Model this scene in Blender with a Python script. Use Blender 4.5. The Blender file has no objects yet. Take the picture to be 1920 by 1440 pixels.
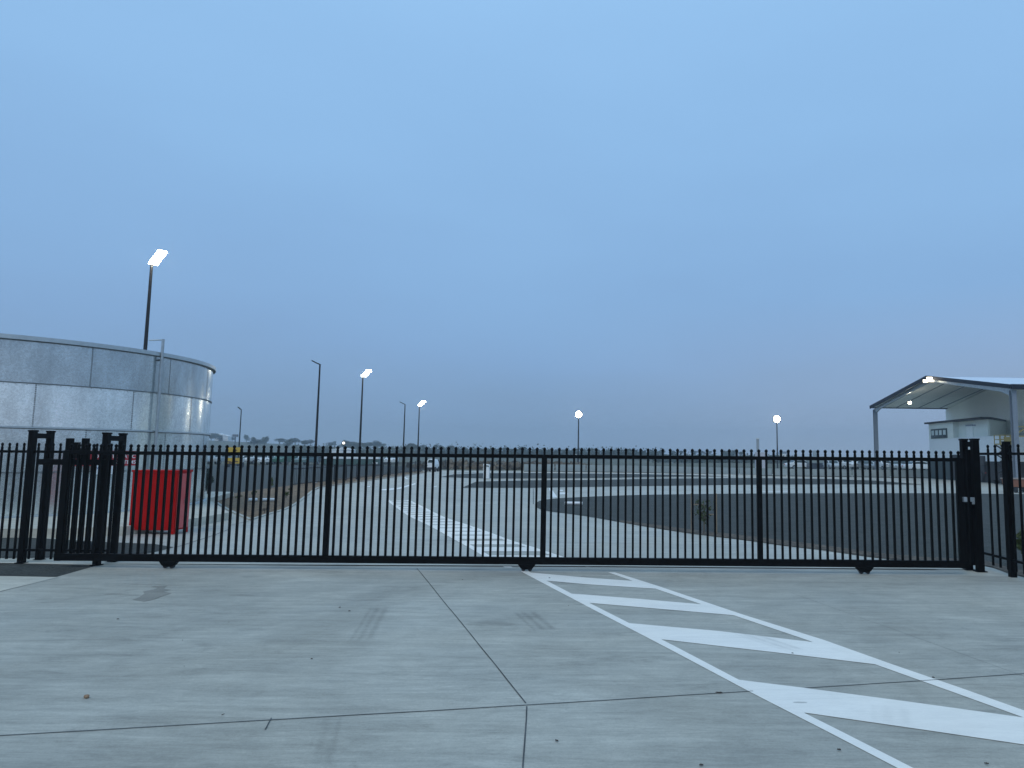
import bpy, bmesh, math, random
from mathutils import Vector, Matrix
R = math.radians
random.seed(7)
scene = bpy.context.scene
COL = scene.collection

# ---------------------------------------------------------------- camera
F, CX, CY, H = 1300.0, 1140.0, 720.0, 1.98
PITCH = math.atan(132 / F); ROLL = 0.0082
CAMR = (Matrix.Rotation(math.pi/2 + PITCH, 3, 'X') @ Matrix.Rotation(ROLL, 3, 'Z'))
cd = bpy.data.cameras.new('camera'); cam = bpy.data.objects.new('camera', cd); COL.objects.link(cam)
cam.matrix_world = Matrix.Translation((0, 0, H)) @ CAMR.to_4x4()
cd.sensor_width = 36; cd.lens = 36 * F / 1920; cd.shift_x = -(CX - 960) / 1920
cd.clip_start = 0.05; cd.clip_end = 5000
scene.camera = cam

def ray(px, py): return CAMR @ Vector(((px - CX) / F, -(py - CY) / F, -1))
def G(px, py, z=0.0):
    "ground point seen at a pixel of the photograph"
    d = ray(px, py); t = (z - H) / d.z
    return Vector((d.x * t, d.y * t, z))
def W(px, py, Y):
    "point at depth Y seen at a pixel"
    d = ray(px, py); t = Y / d.y
    return Vector((d.x * t, Y, H + d.z * t))

# ---------------------------------------------------------------- materials
def nd(nt, t, **kw):
    n = nt.nodes.new(t)
    for k, v in kw.items():
        if k in n.inputs: n.inputs[k].default_value = v
        else: setattr(n, k, v)
    return n
def newmat(name, color=(.5,.5,.5), rough=.6, metal=0, var=.12, scale=6, bump=.15, bscale=60, stretch=(1,1,1), spec=.5, fine=0.0, fscale=200):
    m = bpy.data.materials.new(name); m.use_nodes = True; nt = m.node_tree
    b = nt.nodes['Principled BSDF']; L = nt.links.new
    b.inputs['Roughness'].default_value = rough; b.inputs['Metallic'].default_value = metal
    b.inputs['Specular IOR Level'].default_value = spec
    tc = nd(nt, 'ShaderNodeTexCoord'); mp = nd(nt, 'ShaderNodeMapping'); mp.inputs['Scale'].default_value = stretch
    L(tc.outputs['Object'], mp.inputs['Vector'])
    n1 = nd(nt, 'ShaderNodeTexNoise', Scale=scale, Detail=6, Roughness=.6); L(mp.outputs[0], n1.inputs['Vector'])
    mr = nd(nt, 'ShaderNodeMapRange'); mr.inputs['From Min'].default_value = .3; mr.inputs['From Max'].default_value = .7
    mr.inputs['To Min'].default_value = 1 - var; mr.inputs['To Max'].default_value = 1 + var
    L(n1.outputs[0], mr.inputs['Value'])
    mul = nd(nt, 'ShaderNodeVectorMath', operation='SCALE'); mul.inputs[0].default_value = color
    L(mr.outputs[0], mul.inputs['Scale']); out = mul.outputs[0]
    if fine:
        n3 = nd(nt, 'ShaderNodeTexNoise', Scale=fscale, Detail=3); L(tc.outputs['Object'], n3.inputs['Vector'])
        m3 = nd(nt, 'ShaderNodeMapRange'); m3.inputs['From Min'].default_value=.3; m3.inputs['From Max'].default_value=.7
        m3.inputs['To Min'].default_value = 1-fine; m3.inputs['To Max'].default_value = 1+fine
        L(n3.outputs[0], m3.inputs['Value'])
        s3 = nd(nt, 'ShaderNodeVectorMath', operation='SCALE'); L(out, s3.inputs[0]); L(m3.outputs[0], s3.inputs['Scale']); out = s3.outputs[0]
    L(out, b.inputs['Base Color'])
    if bump:
        n2 = nd(nt, 'ShaderNodeTexNoise', Scale=bscale, Detail=4); L(tc.outputs['Object'], n2.inputs['Vector'])
        bp = nd(nt, 'ShaderNodeBump', Strength=bump, Distance=.01); L(n2.outputs[0], bp.inputs['Height']); L(bp.outputs[0], b.inputs['Normal'])
    m['b'] = 1
    return m
def emit(name, color, s):
    m = bpy.data.materials.new(name); m.use_nodes = True; b = m.node_tree.nodes['Principled BSDF']
    b.inputs['Base Color'].default_value = (.8,.8,.8,1); b.inputs['Emission Color'].default_value = (*color,1); b.inputs['Emission Strength'].default_value = s
    return m

def concrete(name, base, marks=(), k=1.0):
    m = bpy.data.materials.new(name); m.use_nodes = True; nt = m.node_tree; L = nt.links.new
    b = nt.nodes['Principled BSDF']; b.inputs['Roughness'].default_value = .62; b.inputs['Specular IOR Level'].default_value = .35
    tc = nd(nt, 'ShaderNodeTexCoord')
    def noise(sc, stretch, det, lo, hi, a, c, rot=0, rough=.6):
        mp = nd(nt, 'ShaderNodeMapping'); mp.inputs['Scale'].default_value = stretch; mp.inputs['Rotation'].default_value = (0,0,rot)
        L(tc.outputs['Object'], mp.inputs['Vector'])
        n = nd(nt, 'ShaderNodeTexNoise', Scale=sc, Detail=det, Roughness=rough, Distortion=1.1); L(mp.outputs[0], n.inputs['Vector'])
        r = nd(nt, 'ShaderNodeMapRange'); r.inputs['From Min'].default_value=lo; r.inputs['From Max'].default_value=hi
        r.inputs['To Min'].default_value=1+(a-1)*k; r.inputs['To Max'].default_value=1+(c-1)*k; L(n.outputs[0], r.inputs['Value']); return r.outputs[0], n.outputs[0]
    f = []
    f.append(noise(.22, (1,1,1), 5, .3, .7, .84, 1.15)[0])
    f.append(noise(1.6, (1,1,1), 6, .3, .7, .93, 1.06, 0, .65)[0])
    f.append(noise(1.3, (.4,2.8,1), 8, .3, .7, .84, 1.13, R(-3), .7)[0])
    f.append(noise(5.5, (.3,3.4,1), 7, .35, .68, .91, 1.07, R(4), .75)[0])
    fine, hh = noise(45, (1,1,1), 5, .32, .68, .90, 1.09, 0, .8); f.append(fine)
    f.append(noise(14, (.5,1.6,1), 5, .32, .68, .94, 1.05, R(12), .75)[0])
    f.append(noise(1.7, (.7,1.2,1), 8, .56, .74, 1.0, .82, R(25), .72)[0])
    f.append(noise(3.1, (.25,1.6,1), 6, .60, .72, 1.0, .86, R(-14), .7)[0])
    def mulv(a, c):
        q = nd(nt, 'ShaderNodeMath', operation='MULTIPLY'); L(a, q.inputs[0]); L(c, q.inputs[1]); return q.outputs[0]
    cur = f[0]
    for x in f[1:]: cur = mulv(cur, x)
    # worn marks with a shape of their own: (cx, cy, angle, half length, half width, strength, stripes)
    for (mx, my, ang, hl, hw, st, stripes) in marks:
        mp = nd(nt, 'ShaderNodeMapping', vector_type='TEXTURE'); mp.inputs['Location'].default_value = (mx,my,0); mp.inputs['Rotation'].default_value=(0,0,ang); mp.inputs['Scale'].default_value=(hl,hw,1)
        L(tc.outputs['Object'], mp.inputs['Vector'])
        wob = nd(nt, 'ShaderNodeTexNoise', Scale=4.5 if not stripes else 1.2, Detail=5, Roughness=.75); L(tc.outputs['Object'], wob.inputs['Vector'])
        sp = nd(nt, 'ShaderNodeSeparateXYZ'); L(mp.outputs[0], sp.inputs[0])
        if stripes:
            ax = nd(nt,'ShaderNodeMath',operation='ABSOLUTE'); L(sp.outputs[0], ax.inputs[0])
            ay = nd(nt,'ShaderNodeMath',operation='ABSOLUTE'); L(sp.outputs[1], ay.inputs[0])
            mx_ = nd(nt,'ShaderNodeMath',operation='MAXIMUM'); L(ax.outputs[0], mx_.inputs[0]); L(ay.outputs[0], mx_.inputs[1]); d = mx_.outputs[0]
        else:
            ln = nd(nt,'ShaderNodeVectorMath',operation='LENGTH'); L(mp.outputs[0], ln.inputs[0]); d = ln.outputs['Value']
        ad = nd(nt,'ShaderNodeMath',operation='MULTIPLY_ADD'); ad.inputs[1].default_value = (.9 if not stripes else .35); ad.inputs[2].default_value = (-.45 if not stripes else -.17); L(wob.outputs[0], ad.inputs[0])
        sm = nd(nt,'ShaderNodeMath',operation='ADD'); L(d, sm.inputs[0]); L(ad.outputs[0], sm.inputs[1])
        r = nd(nt,'ShaderNodeMapRange'); r.interpolation_type='SMOOTHSTEP'
        r.inputs['From Min'].default_value = .80 if not stripes else .7; r.inputs['From Max'].default_value = .92 if not stripes else 1.05
        r.inputs['To Min'].default_value = st; r.inputs['To Max'].default_value = 0; L(sm.outputs[0], r.inputs['Value']); a = r.outputs[0]
        if stripes:
            w = nd(nt,'ShaderNodeMath',operation='MULTIPLY_ADD'); w.inputs[1].default_value = stripes; w.inputs[2].default_value=0; L(sp.outputs[1], w.inputs[0])
            s = nd(nt,'ShaderNodeMath',operation='SINE'); L(w.outputs[0], s.inputs[0])
            s2 = nd(nt,'ShaderNodeMapRange'); s2.inputs['From Min'].default_value=-1; s2.inputs['To Min'].default_value=.35; L(s.outputs[0], s2.inputs['Value'])
            a = mulv(a, s2.outputs[0])
            nn = nd(nt,'ShaderNodeTexNoise',Scale=7,Detail=4,Roughness=.8); L(tc.outputs['Object'], nn.inputs['Vector'])
            r2 = nd(nt,'ShaderNodeMapRange'); r2.inputs['From Min'].default_value=.35; r2.inputs['From Max'].default_value=.65; r2.inputs['To Min'].default_value=.45; L(nn.outputs[0], r2.inputs['Value'])
            a = mulv(a, r2.outputs[0])
        iv = nd(nt,'ShaderNodeMath',operation='SUBTRACT'); iv.inputs[0].default_value=1; L(a, iv.inputs[1]); cur = mulv(cur, iv.outputs[0])
    sc = nd(nt,'ShaderNodeVectorMath',operation='SCALE'); L(cur, sc.inputs['Scale'])
    # slight warm / cool drift of the cement
    hn = nd(nt,'ShaderNodeTexNoise',Scale=.5,Detail=4); L(tc.outputs['Object'], hn.inputs['Vector'])
    mx2 = nd(nt,'ShaderNodeMix',data_type='RGBA'); mx2.inputs[6].default_value=(*base,1); mx2.inputs[7].default_value=(base[0]*1.07,base[1]*1.0,base[2]*.92,1)
    L(hn.outputs[0], mx2.inputs[0]); L(mx2.outputs[2], sc.inputs[0]); L(sc.outputs[0], b.inputs['Base Color'])
    bp = nd(nt,'ShaderNodeBump',Strength=.18,Distance=.006); L(hh, bp.inputs['Height']); L(bp.outputs[0], b.inputs['Normal'])
    rr = nd(nt,'ShaderNodeMapRange'); rr.inputs['To Min'].default_value=.5; rr.inputs['To Max'].default_value=.75; L(hn.outputs[0], rr.inputs['Value']); L(rr.outputs[0], b.inputs['Roughness'])
    return m

def gravel(name, c1, c2, sc=40, bump=.8):
    m = bpy.data.materials.new(name); m.use_nodes=True; nt=m.node_tree; L=nt.links.new; b=nt.nodes['Principled BSDF']; b.inputs['Roughness'].default_value=.9
    tc = nd(nt,'ShaderNodeTexCoord'); v = nd(nt,'ShaderNodeTexVoronoi',Scale=sc); L(tc.outputs['Object'], v.inputs['Vector'])
    n = nd(nt,'ShaderNodeTexNoise',Scale=1.2,Detail=8,Roughness=.7); L(tc.outputs['Object'], n.inputs['Vector'])
    mx = nd(nt,'ShaderNodeMix',data_type='RGBA'); mx.inputs[6].default_value=(*c1,1); mx.inputs[7].default_value=(*c2,1)
    sp = nd(nt,'ShaderNodeSeparateColor'); L(v.outputs['Color'], sp.inputs[0])
    ad = nd(nt,'ShaderNodeMath',operation='MULTIPLY_ADD'); ad.inputs[1].default_value=1.3; ad.inputs[2].default_value=-.65; L(n.outputs[0], ad.inputs[0])
    s = nd(nt,'ShaderNodeMath',operation='MULTIPLY_ADD',use_clamp=True); s.inputs[1].default_value=.8; L(sp.outputs[0], s.inputs[0]); L(ad.outputs[0], s.inputs[2])
    L(s.outputs[0], mx.inputs[0]); L(mx.outputs[2], b.inputs['Base Color'])
    bp = nd(nt,'ShaderNodeBump',Strength=bump,Distance=.02); L(v.outputs['Distance'], bp.inputs['Height']); L(bp.outputs[0], b.inputs['Normal'])
    return m

def galv(name, base, rough):
    m = bpy.data.materials.new(name); m.use_nodes=True; nt=m.node_tree; L=nt.links.new; b=nt.nodes['Principled BSDF']; b.inputs['Metallic'].default_value=.75
    tc = nd(nt,'ShaderNodeTexCoord'); v = nd(nt,'ShaderNodeTexVoronoi',Scale=26); L(tc.outputs['Object'], v.inputs['Vector'])
    sp = nd(nt,'ShaderNodeSeparateColor'); L(v.outputs['Color'], sp.inputs[0])
    mp = nd(nt,'ShaderNodeMapping'); mp.inputs['Scale'].default_value=(1.0,1.0,.28); L(tc.outputs['Object'], mp.inputs['Vector'])
    n = nd(nt,'ShaderNodeTexNoise',Scale=1.6,Detail=6,Roughness=.65); L(mp.outputs[0], n.inputs['Vector'])
    r = nd(nt,'ShaderNodeMapRange'); r.inputs['From Min'].default_value=.3; r.inputs['From Max'].default_value=.7; r.inputs['To Min'].default_value=.70; r.inputs['To Max'].default_value=1.10; L(n.outputs[0], r.inputs['Value'])
    r2 = nd(nt,'ShaderNodeMapRange'); r2.inputs['To Min'].default_value=.88; r2.inputs['To Max'].default_value=1.09; L(sp.outputs[0], r2.inputs['Value'])
    q = nd(nt,'ShaderNodeMath',operation='MULTIPLY'); L(r.outputs[0], q.inputs[0]); L(r2.outputs[0], q.inputs[1])
    s = nd(nt,'ShaderNodeVectorMath',operation='SCALE'); s.inputs[0].default_value=base; L(q.outputs[0], s.inputs['Scale']); L(s.outputs[0], b.inputs['Base Color'])
    r3 = nd(nt,'ShaderNodeMapRange'); r3.inputs['To Min'].default_value=rough-.02; r3.inputs['To Max'].default_value=rough+.04; L(sp.outputs[1], r3.inputs['Value']); L(r3.outputs[0], b.inputs['Roughness'])
    n2 = nd(nt,'ShaderNodeTexNoise',Scale=1.3,Detail=2); L(tc.outputs['Object'], n2.inputs['Vector'])
    bp = nd(nt,'ShaderNodeBump',Strength=.12,Distance=.05); L(n2.outputs[0], bp.inputs['Height']); L(bp.outputs[0], b.inputs['Normal'])
    return m

def foliage(name, c1, c2):
    m = bpy.data.materials.new(name); m.use_nodes=True; nt=m.node_tree; L=nt.links.new; b=nt.nodes['Principled BSDF']; b.inputs['Roughness'].default_value=.7
    tc = nd(nt,'ShaderNodeTexCoord'); n = nd(nt,'ShaderNodeTexNoise',Scale=1.1,Detail=5); L(tc.outputs['Object'], n.inputs['Vector'])
    mx = nd(nt,'ShaderNodeMix',data_type='RGBA'); mx.inputs[6].default_value=(*c1,1); mx.inputs[7].default_value=(*c2,1)
    r = nd(nt,'ShaderNodeMapRange'); r.inputs['From Min'].default_value=.35; r.inputs['From Max'].default_value=.65; L(n.outputs[0], r.inputs['Value'])
    L(r.outputs[0], mx.inputs[0]); L(mx.outputs[2], b.inputs['Base Color']); return m

# ---------------------------------------------------------------- mesh builder
class MB:
    def __init__(s): s.v=[]; s.f=[]
    def add(s, vs, fs):
        o=len(s.v); s.v += [tuple(v) for v in vs]; s.f += [tuple(i+o for i in f) for f in fs]; return s
    def box(s, x0,x1,y0,y1,z0,z1, M=None):
        vs=[Vector((x,y,z)) for z in (z0,z1) for (x,y) in ((x0,y0),(x1,y0),(x1,y1),(x0,y1))]
        if M: vs=[M@v for v in vs]
        return s.add(vs, [(3,2,1,0),(4,5,6,7),(0,1,5,4),(1,2,6,5),(2,3,7,6),(3,0,4,7)])
    def bar(s, a, b, w, h=None, up=(0,0,1)):
        a=Vector(a); b=Vector(b); d=(b-a).normalized(); h=h or w
        u=Vector(up)
        if abs(d.dot(u))>.98: u=Vector((0,1,0))
        x=d.cross(u).normalized()*w/2; y=x.cross(d).normalized()*h/2
        vs=[a-x-y,a+x-y,a+x+y,a-x+y,b-x-y,b+x-y,b+x+y,b-x+y]
        return s.add(vs,[(3,2,1,0),(4,5,6,7),(0,1,5,4),(1,2,6,5),(2,3,7,6),(3,0,4,7)])
    def tube(s, pts, rs, n=12, cap=True):
        pts=[Vector(p) for p in pts]; rings=[]
        for i,p in enumerate(pts):
            d=(pts[min(i+1,len(pts)-1)]-pts[max(i-1,0)]).normalized()
            u=Vector((0,0,1)) if abs(d.z)<.95 else Vector((0,1,0))
            x=d.cross(u).normalized(); y=x.cross(d).normalized()
            r=rs if isinstance(rs,(int,float)) else rs[i]
            rings.append([p+x*math.cos(2*math.pi*k/n)*r+y*math.sin(2*math.pi*k/n)*r for k in range(n)])
        o=len(s.v)
        for r_ in rings: s.v += [tuple(v) for v in r_]
        for i in range(len(rings)-1):
            for k in range(n):
                a=o+i*n+k; b=o+i*n+(k+1)%n; s.f.append((a,b,b+n,a+n))
        if cap:
            s.f.append(tuple(o+k for k in range(n))[::-1]); s.f.append(tuple(o+(len(rings)-1)*n+k for k in range(n)))
        return s
    def poly(s, pts, z0, z1=None):
        n=len(pts)
        if z1 is None: return s.add([(p[0],p[1],z0) for p in pts],[tuple(range(n))])
        vs=[(p[0],p[1],z0) for p in pts]+[(p[0],p[1],z1) for p in pts]
        return s.add(vs,[tuple(range(n))[::-1],tuple(range(n,2*n))]+[(i,(i+1)%n,(i+1)%n+n,i+n) for i in range(n)])
    def prof(s, pts, y0, y1, M=None):
        "profile in XZ extruded along Y"
        n=len(pts); vs=[Vector((p[0],y0,p[1])) for p in pts]+[Vector((p[0],y1,p[1])) for p in pts]
        if M: vs=[M@v for v in vs]
        return s.add(vs,[tuple(range(n)),tuple(range(n,2*n))[::-1]]+[(i+n,(i+1)%n+n,(i+1)%n,i) for i in range(n)])
    def build(s, name, mat, parent=None, smooth=False, bevel=0, loc=None, segs=2):
        me=bpy.data.meshes.new(name); me.from_pydata(s.v,[],s.f); me.validate(); 
        bm=bmesh.new(); bm.from_mesh(me); bmesh.ops.recalc_face_normals(bm, faces=bm.faces); 
        bm.to_mesh(me); bm.free()
        me.materials.append(mat); o=bpy.data.objects.new(name,me); COL.objects.link(o)
        if smooth:
            for p in me.polygons: p.use_smooth=True
            try: me.set_sharp_from_angle(angle=R(40))
            except Exception: pass
        if bevel:
            md=o.modifiers.new('bevel','BEVEL'); md.width=bevel; md.segments=segs; md.limit_method='ANGLE'; md.angle_limit=R(40)
        if parent: o.parent=parent
        if loc: o.location=loc
        return o
def sheet_up(o):
    me=o.data; bm=bmesh.new(); bm.from_mesh(me)
    for f in bm.faces:
        if f.normal.z<0: f.normal_flip()
    bmesh.ops.triangulate(bm, faces=[f for f in bm.faces if len(f.verts)>4]); bm.to_mesh(me); bm.free(); return o
def tag(o, label=None, cat=None, group=None, kind=None):
    if label: o['label']=label
    if cat: o['category']=cat
    if group: o['group']=group
    if kind: o['kind']=kind
    return o
def empty(name, loc, label, cat, group=None, rz=0):
    o=bpy.data.objects.new(name,None); COL.objects.link(o); o.location=loc; o.rotation_euler=(0,0,rz); o.empty_display_size=.2
    return tag(o,label,cat,group)
def copy_tree(o, parent=None):
    c=o.copy(); COL.objects.link(c); c.parent=parent
    for ch in [x for x in COL.objects if x.parent==o]: copy_tree(ch,c)
    return c
def struct(name, mb, mat, label=None):
    o=mb.build(name,mat); return tag(sheet_up(o),label,None,None,'structure')
def sheet(name, pts, z, mat, label=None):
    return struct(name, MB().poly(pts,z), mat, label)
def smoothline(pts, n=6):
    "Catmull-Rom through ground points"
    out=[]; P=[pts[0]]+list(pts)+[pts[-1]]
    for i in range(1,len(P)-2):
        for k in range(n):
            t=k/n; p0,p1,p2,p3=[Vector(P[i+j][:2]) for j in (-1,0,1,2)]
            out.append(.5*((2*p1)+(-p0+p2)*t+(2*p0-5*p1+4*p2-p3)*t*t+(-p0+3*p1-3*p2+p3)*t**3))
    out.append(Vector(pts[-1][:2])); return out
def strip(pts, w, z, z0=None):
    mb=MB(); L=[];Rr=[]
    for i,p in enumerate(pts):
        p=Vector(p[:2]); d=(Vector(pts[min(i+1,len(pts)-1)][:2])-Vector(pts[max(i-1,0)][:2])).normalized(); n=Vector((-d.y,d.x))*w/2
        L.append(p+n); Rr.append(p-n)
    for i in range(len(pts)-1):
        q=[L[i],L[i+1],Rr[i+1],Rr[i]]
        if z0 is None: mb.poly(q,z)
        else: mb.poly(q,z0,z)
    return mb

# ---------------------------------------------------------------- palette
tyre_g1 = G(697,1166); tyre_g2 = G(1003,1163)
def ang(a,b): d=G(*b)-G(*a); return math.atan2(d.y,d.x)
marks=[       (G(216,1114).x,G(216,1114).y,0,.16,.05,.25,0),
       (G(455,1116).x,G(455,1116).y,0,.2,.05,.22,0),
       (tyre_g1.x,tyre_g1.y,ang((680,1205),(710,1150)),.9,.14,.28,9),
       (tyre_g2.x,tyre_g2.y,ang((1026,1180),(985,1145)),.55,.16,.34,9),
       (G(610,1385).x,G(610,1385).y,ang((606,1430),(620,1370)),.45,.10,.16,7),
       
       (G(915,1170).x,G(915,1170).y,0,.35,.14,.14,0),
       (G(340,1300).x,G(340,1300).y,R(10),.8,.35,.05,0)]
M_apron = concrete('apron_concrete',(.41,.41,.365),marks,1.35)
M_yard = concrete('yard_concrete',(.43,.435,.395),(),.8)
M_lightcon = concrete('pale_concrete',(.55,.54,.47))
M_kerb = concrete('kerb_concrete',(.55,.56,.53))
M_joint = newmat('joint_sealant',(.075,.08,.08),.9,var=.6,scale=3)
_a=G(1440,1203); _b=G(1672,1342); _c=G(1500,1318)
M_paint = concrete('road_paint',(.86,.85,.80),[(_a.x,_a.y,ang((1480,1222),(1385,1190)),.45,.13,.20,8),(_b.x,_b.y,ang((1668,1362),(1664,1322)),.22,.16,.10,8),(_c.x,_c.y,0,.07,.02,.4,0)],.38)
M_paint2 = newmat('yard_paint',(.80,.79,.75),.5,var=.1,scale=2,bump=.1)
M_dark = gravel('dark_crushed_rock',(.022,.025,.021),(.080,.083,.072),38)
M_asphalt = gravel('asphalt',(.034,.038,.033),(.068,.073,.064),60,.4)
M_mulch = gravel('brown_soil',(.09,.058,.03),(.31,.205,.115),14)
M_field = newmat('dry_grass',(.10,.10,.065),.95,var=.5,scale=.08,bump=0,fine=.3,fscale=.9)
M_black = newmat('black_powder_coat',(.0022,.0022,.0026),.5,var=.2,scale=4,bump=.05,bscale=120,spec=.07)
M_pole = newmat('dark_pole_paint',(.012,.013,.016),.5,var=.1,spec=.2)
M_galv1 = galv('galvanised_sheet_upper',(.56,.62,.63),.20)  # ring colours differ: darker upper and brighter middle reflection painted into the base
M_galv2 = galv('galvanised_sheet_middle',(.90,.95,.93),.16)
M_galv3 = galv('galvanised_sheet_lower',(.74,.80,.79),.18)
M_rim = newmat('galvanised_rim',(.50,.55,.57),.4,metal=.5,var=.1,bump=.02)
M_seam = newmat('dark_seam_sealant',(.11,.125,.13),.7,var=.2)
M_steel = newmat('galvanised_pipe',(.42,.46,.48),.38,metal=.7,var=.15)
M_red = newmat('red_enamel',(.42,.002,.001),.5,var=.10,scale=2,bump=.03,bscale=5,spec=.12)
M_redside = newmat('red_enamel_lit_side',(.62,.10,.10),.10,var=.05,scale=2,bump=.02,bscale=5)  # same red enamel, light reflected on the side painted in as pink
M_signred = newmat('sign_red',(.42,.01,.02),.4,var=.03)
M_white = newmat('white_paint',(.78,.80,.80),.5,var=.04,bump=.03)
M_wallw = newmat('white_insulated_panel',(.84,.86,.80),.55,var=.04,scale=.4,bump=.03)
M_cream = newmat('cream_render',(.74,.77,.70),.6,var=.04,scale=.6,bump=.03)
M_roof = newmat('roof_sheet_white',(.75,.80,.86),.25,var=.03,scale=1,bump=.02)
M_soffit = newmat('pale_soffit',(.84,.85,.80),.7,var=.06,scale=.5)
M_bluegrey = newmat('blue_grey_steel',(.20,.235,.28),.45,var=.08)
M_navy = newmat('dark_navy_flashing',(.010,.013,.022),.5,var=.1,spec=.2)
M_darkgreen = newmat('dark_green_cladding',(.035,.055,.058),.6,var=.15,stretch=(6,6,.2))
M_glass = newmat('window_glass',(.03,.05,.05),.06,var=.1)
M_blind = newmat('window_blind',(.55,.62,.60),.6,var=.05)
M_wallgrey = newmat('grey_precast_panel',(.30,.34,.335),.8,var=.12,scale=.6)
M_yellow = newmat('yellow_paint',(.62,.40,.02),.5,var=.08)
M_blackp = newmat('black_plastic',(.02,.02,.022),.6)
M_timber = newmat('grey_timber',(.26,.21,.15),.8,var=.25,stretch=(8,8,1))
M_brick = newmat('rust_brown_paint',(.22,.085,.045),.6,var=.15)
M_bark = newmat('grey_bark',(.13,.11,.09),.9,var=.3)
M_leafs = [foliage('gum_leaves',(.035,.055,.03),(.08,.10,.06)), foliage('dark_leaves',(.022,.035,.024),(.05,.07,.045)), foliage('olive_leaves',(.055,.065,.035),(.10,.115,.065))]
M_shrub = foliage('shrub_leaves',(.04,.065,.015),(.12,.15,.035))
M_lamp = emit('lamp_glow',(1.0,.93,.74),60)
M_lamp2 = emit('lamp_glow_soft',(1.0,.9,.7),6)
M_stone = newmat('brown_stone',(.28,.18,.11),.8,var=.3,scale=30)
M_leafd = newmat('dry_leaf',(.055,.04,.03),.8,var=.3)

# ---------------------------------------------------------------- ground and paving
def hill_z(x, y):
    a = (x/y if y > 1 else 0)
    # rises to the left
    prof = 1/(1+math.exp((a+.42)*9.0))
    t = max(0, min(1, (y-170)/300)); t = t*t*(3-2*t)
    fall = max(0,min(1,(y-520)/500))
    return t*(10*prof+1.6 + 1.0*math.sin(x*.013+1)*.6)*(1-fall*.8) 
gm=MB(); NX,NY=70,60
ys=[-60]+[150*(i/8) for i in range(1,9)]+[150+ (850)*(i/30) for i in range(1,31)]+[1300,1800,2500]
xs=[-2500,-1600,-1100]+[-800+1600*i/64 for i in range(65)]+[1100,1600,2500]
for y in ys:
    for x in xs: gm.v.append((x,y,-.03+hill_z(x,max(y,1)) if y>165 else -.03))
for j in range(len(ys)-1):
    for i in range(len(xs)-1):
        a=j*len(xs)+i; gm.f.append((a,a+1,a+1+len(xs),a+len(xs)))
struct('ground',gm,M_field,'brown and green dry grass field rising to low hills on the left')

# yard concrete beyond and around the gate
yard=[(-60,9),(60,9),(75,40),(75,66),(40,75),(10,82),(-20,88),(-45,88),(-38,60),(-30,30)]
sheet('concrete_yard',[Vector(p) for p in ((-14,11.6),(14,11.6),(60,30),(60,64),(34,69),(14,77.5),(-8,81),(-26,80),(-24,30),(-24,16))],-.008,M_yard,'grey concrete yard road curving away behind the gate')
# the apron in front, with its left edge chamfer at the gate
apl=G(105,1082)
sheet('driveway_apron',[(-2.2,-3),(14,-3),(14,11.5),G(1925,1082)[:2],G(1897,1077)[:2],G(1845,1062)[:2],(5.6,12.4),(G(205,1052).x,12.4),G(183,1060)[:2],G(105,1082)[:2],G(0,1109)[:2],(-9,7.5),(-8,-3)],0,M_apron,'smooth grey concrete driveway apron in front of the gate')
sheet('footpath',[G(108,1081)[:2],G(0,1079)[:2],(-14,G(0,1079).y),(-14,7.6),(-8.6,7.6),G(0,1108)[:2]],-.004,M_lightcon,'paler concrete footpath left of the driveway')
sheet('gravel_verge',[G(0,1057)[:2],G(180,1061)[:2],G(107,1081.5)[:2],G(0,1079.5)[:2],(-14,G(0,1079).y),(-14,G(0,1057).y)],.002,M_dark,'dark gravel patch left of the driveway')
sheet('kerb_edging',[G(0,1047)[:2],G(205,1051)[:2],G(183,1060)[:2],G(0,1056)[:2],(-14,G(0,1056).y),(-14,G(0,1047).y)],.006,M_lightcon)
sheet('gravel_bed_by_tank',[G(0,1005)[:2],G(190,1016)[:2],G(290,1020)[:2],G(326,1026)[:2],G(285,1036)[:2],G(190,1044)[:2],G(0,1046)[:2],(-17,G(0,1046).y),(-20,G(0,1005).y)],.002,M_dark,'dark gravel bed between the fence and the tank slab')
# dark beds
def bed(name,pix,mat,label,z=.002,smooth=True,n=4):
    pts=[G(*p) for p in pix]
    if smooth: pts=smoothline(pts,n)
    return sheet(name,pts,z,mat,label)
up=[(1003,946),(1010,940),(1025,936.5),(1070,933),(1200,928),(1400,925.5),(1600,924.8),(1790,925),(1960,927)]
lo=[(1960,1088),(1900,1077),(1847,1061),(1760,1055),(1655,1047),(1540,1031),(1470,1023),(1400,1013),(1280,998),(1170,980),(1100,968),(1060,962.5),(1022,957.5),(1006,951),(1003,946)]
_A=G(1845,1066); _u=(G(1926,1090)-_A).normalized(); _P=_A+_u*7
sheet('crushed_rock_bed',smoothline([G(*p) for p in up],4)+[Vector((45,27)),Vector((40,_P.y-.3)),Vector((_P.x,_P.y-.3))]+smoothline([G(*p) for p in lo[1:]],4)[:-1],.002,M_dark,'large dark crushed rock bed behind the right half of the gate')
lo2=[(1960,1076),(1900,1067),(1847,1052),(1760,1046),(1655,1038),(1540,1022),(1470,1013.5),(1400,1004.5),(1280,991),(1175,977)]
bed('mulch_border',lo[:10]+lo2[::-1],gravel('dark_mulch',(.045,.035,.024),(.17,.13,.09),14),'strip of brown mulch along the edge of the rock bed',.007)
bed('rock_bed_middle',[(866,914.5),(893,903),(1000,900.5),(1100,900),(1250,897.3),(1400,896.3),(1540,897.6),(1640,901),(1735,908.8),(1600,908),(1400,908.8),(1200,911.5),(1000,914.5)],M_dark,'long thin dark gravel island across the yard',.004,False)
bed('rock_bed_far',[(825,894.5),(850,889.5),(900,887.3),(1000,886.8),(1200,889),(1300,891),(1400,894.3),(1200,896),(1000,897.5),(900,897)],M_dark,'farthest thin dark gravel island',.004,False)
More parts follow.
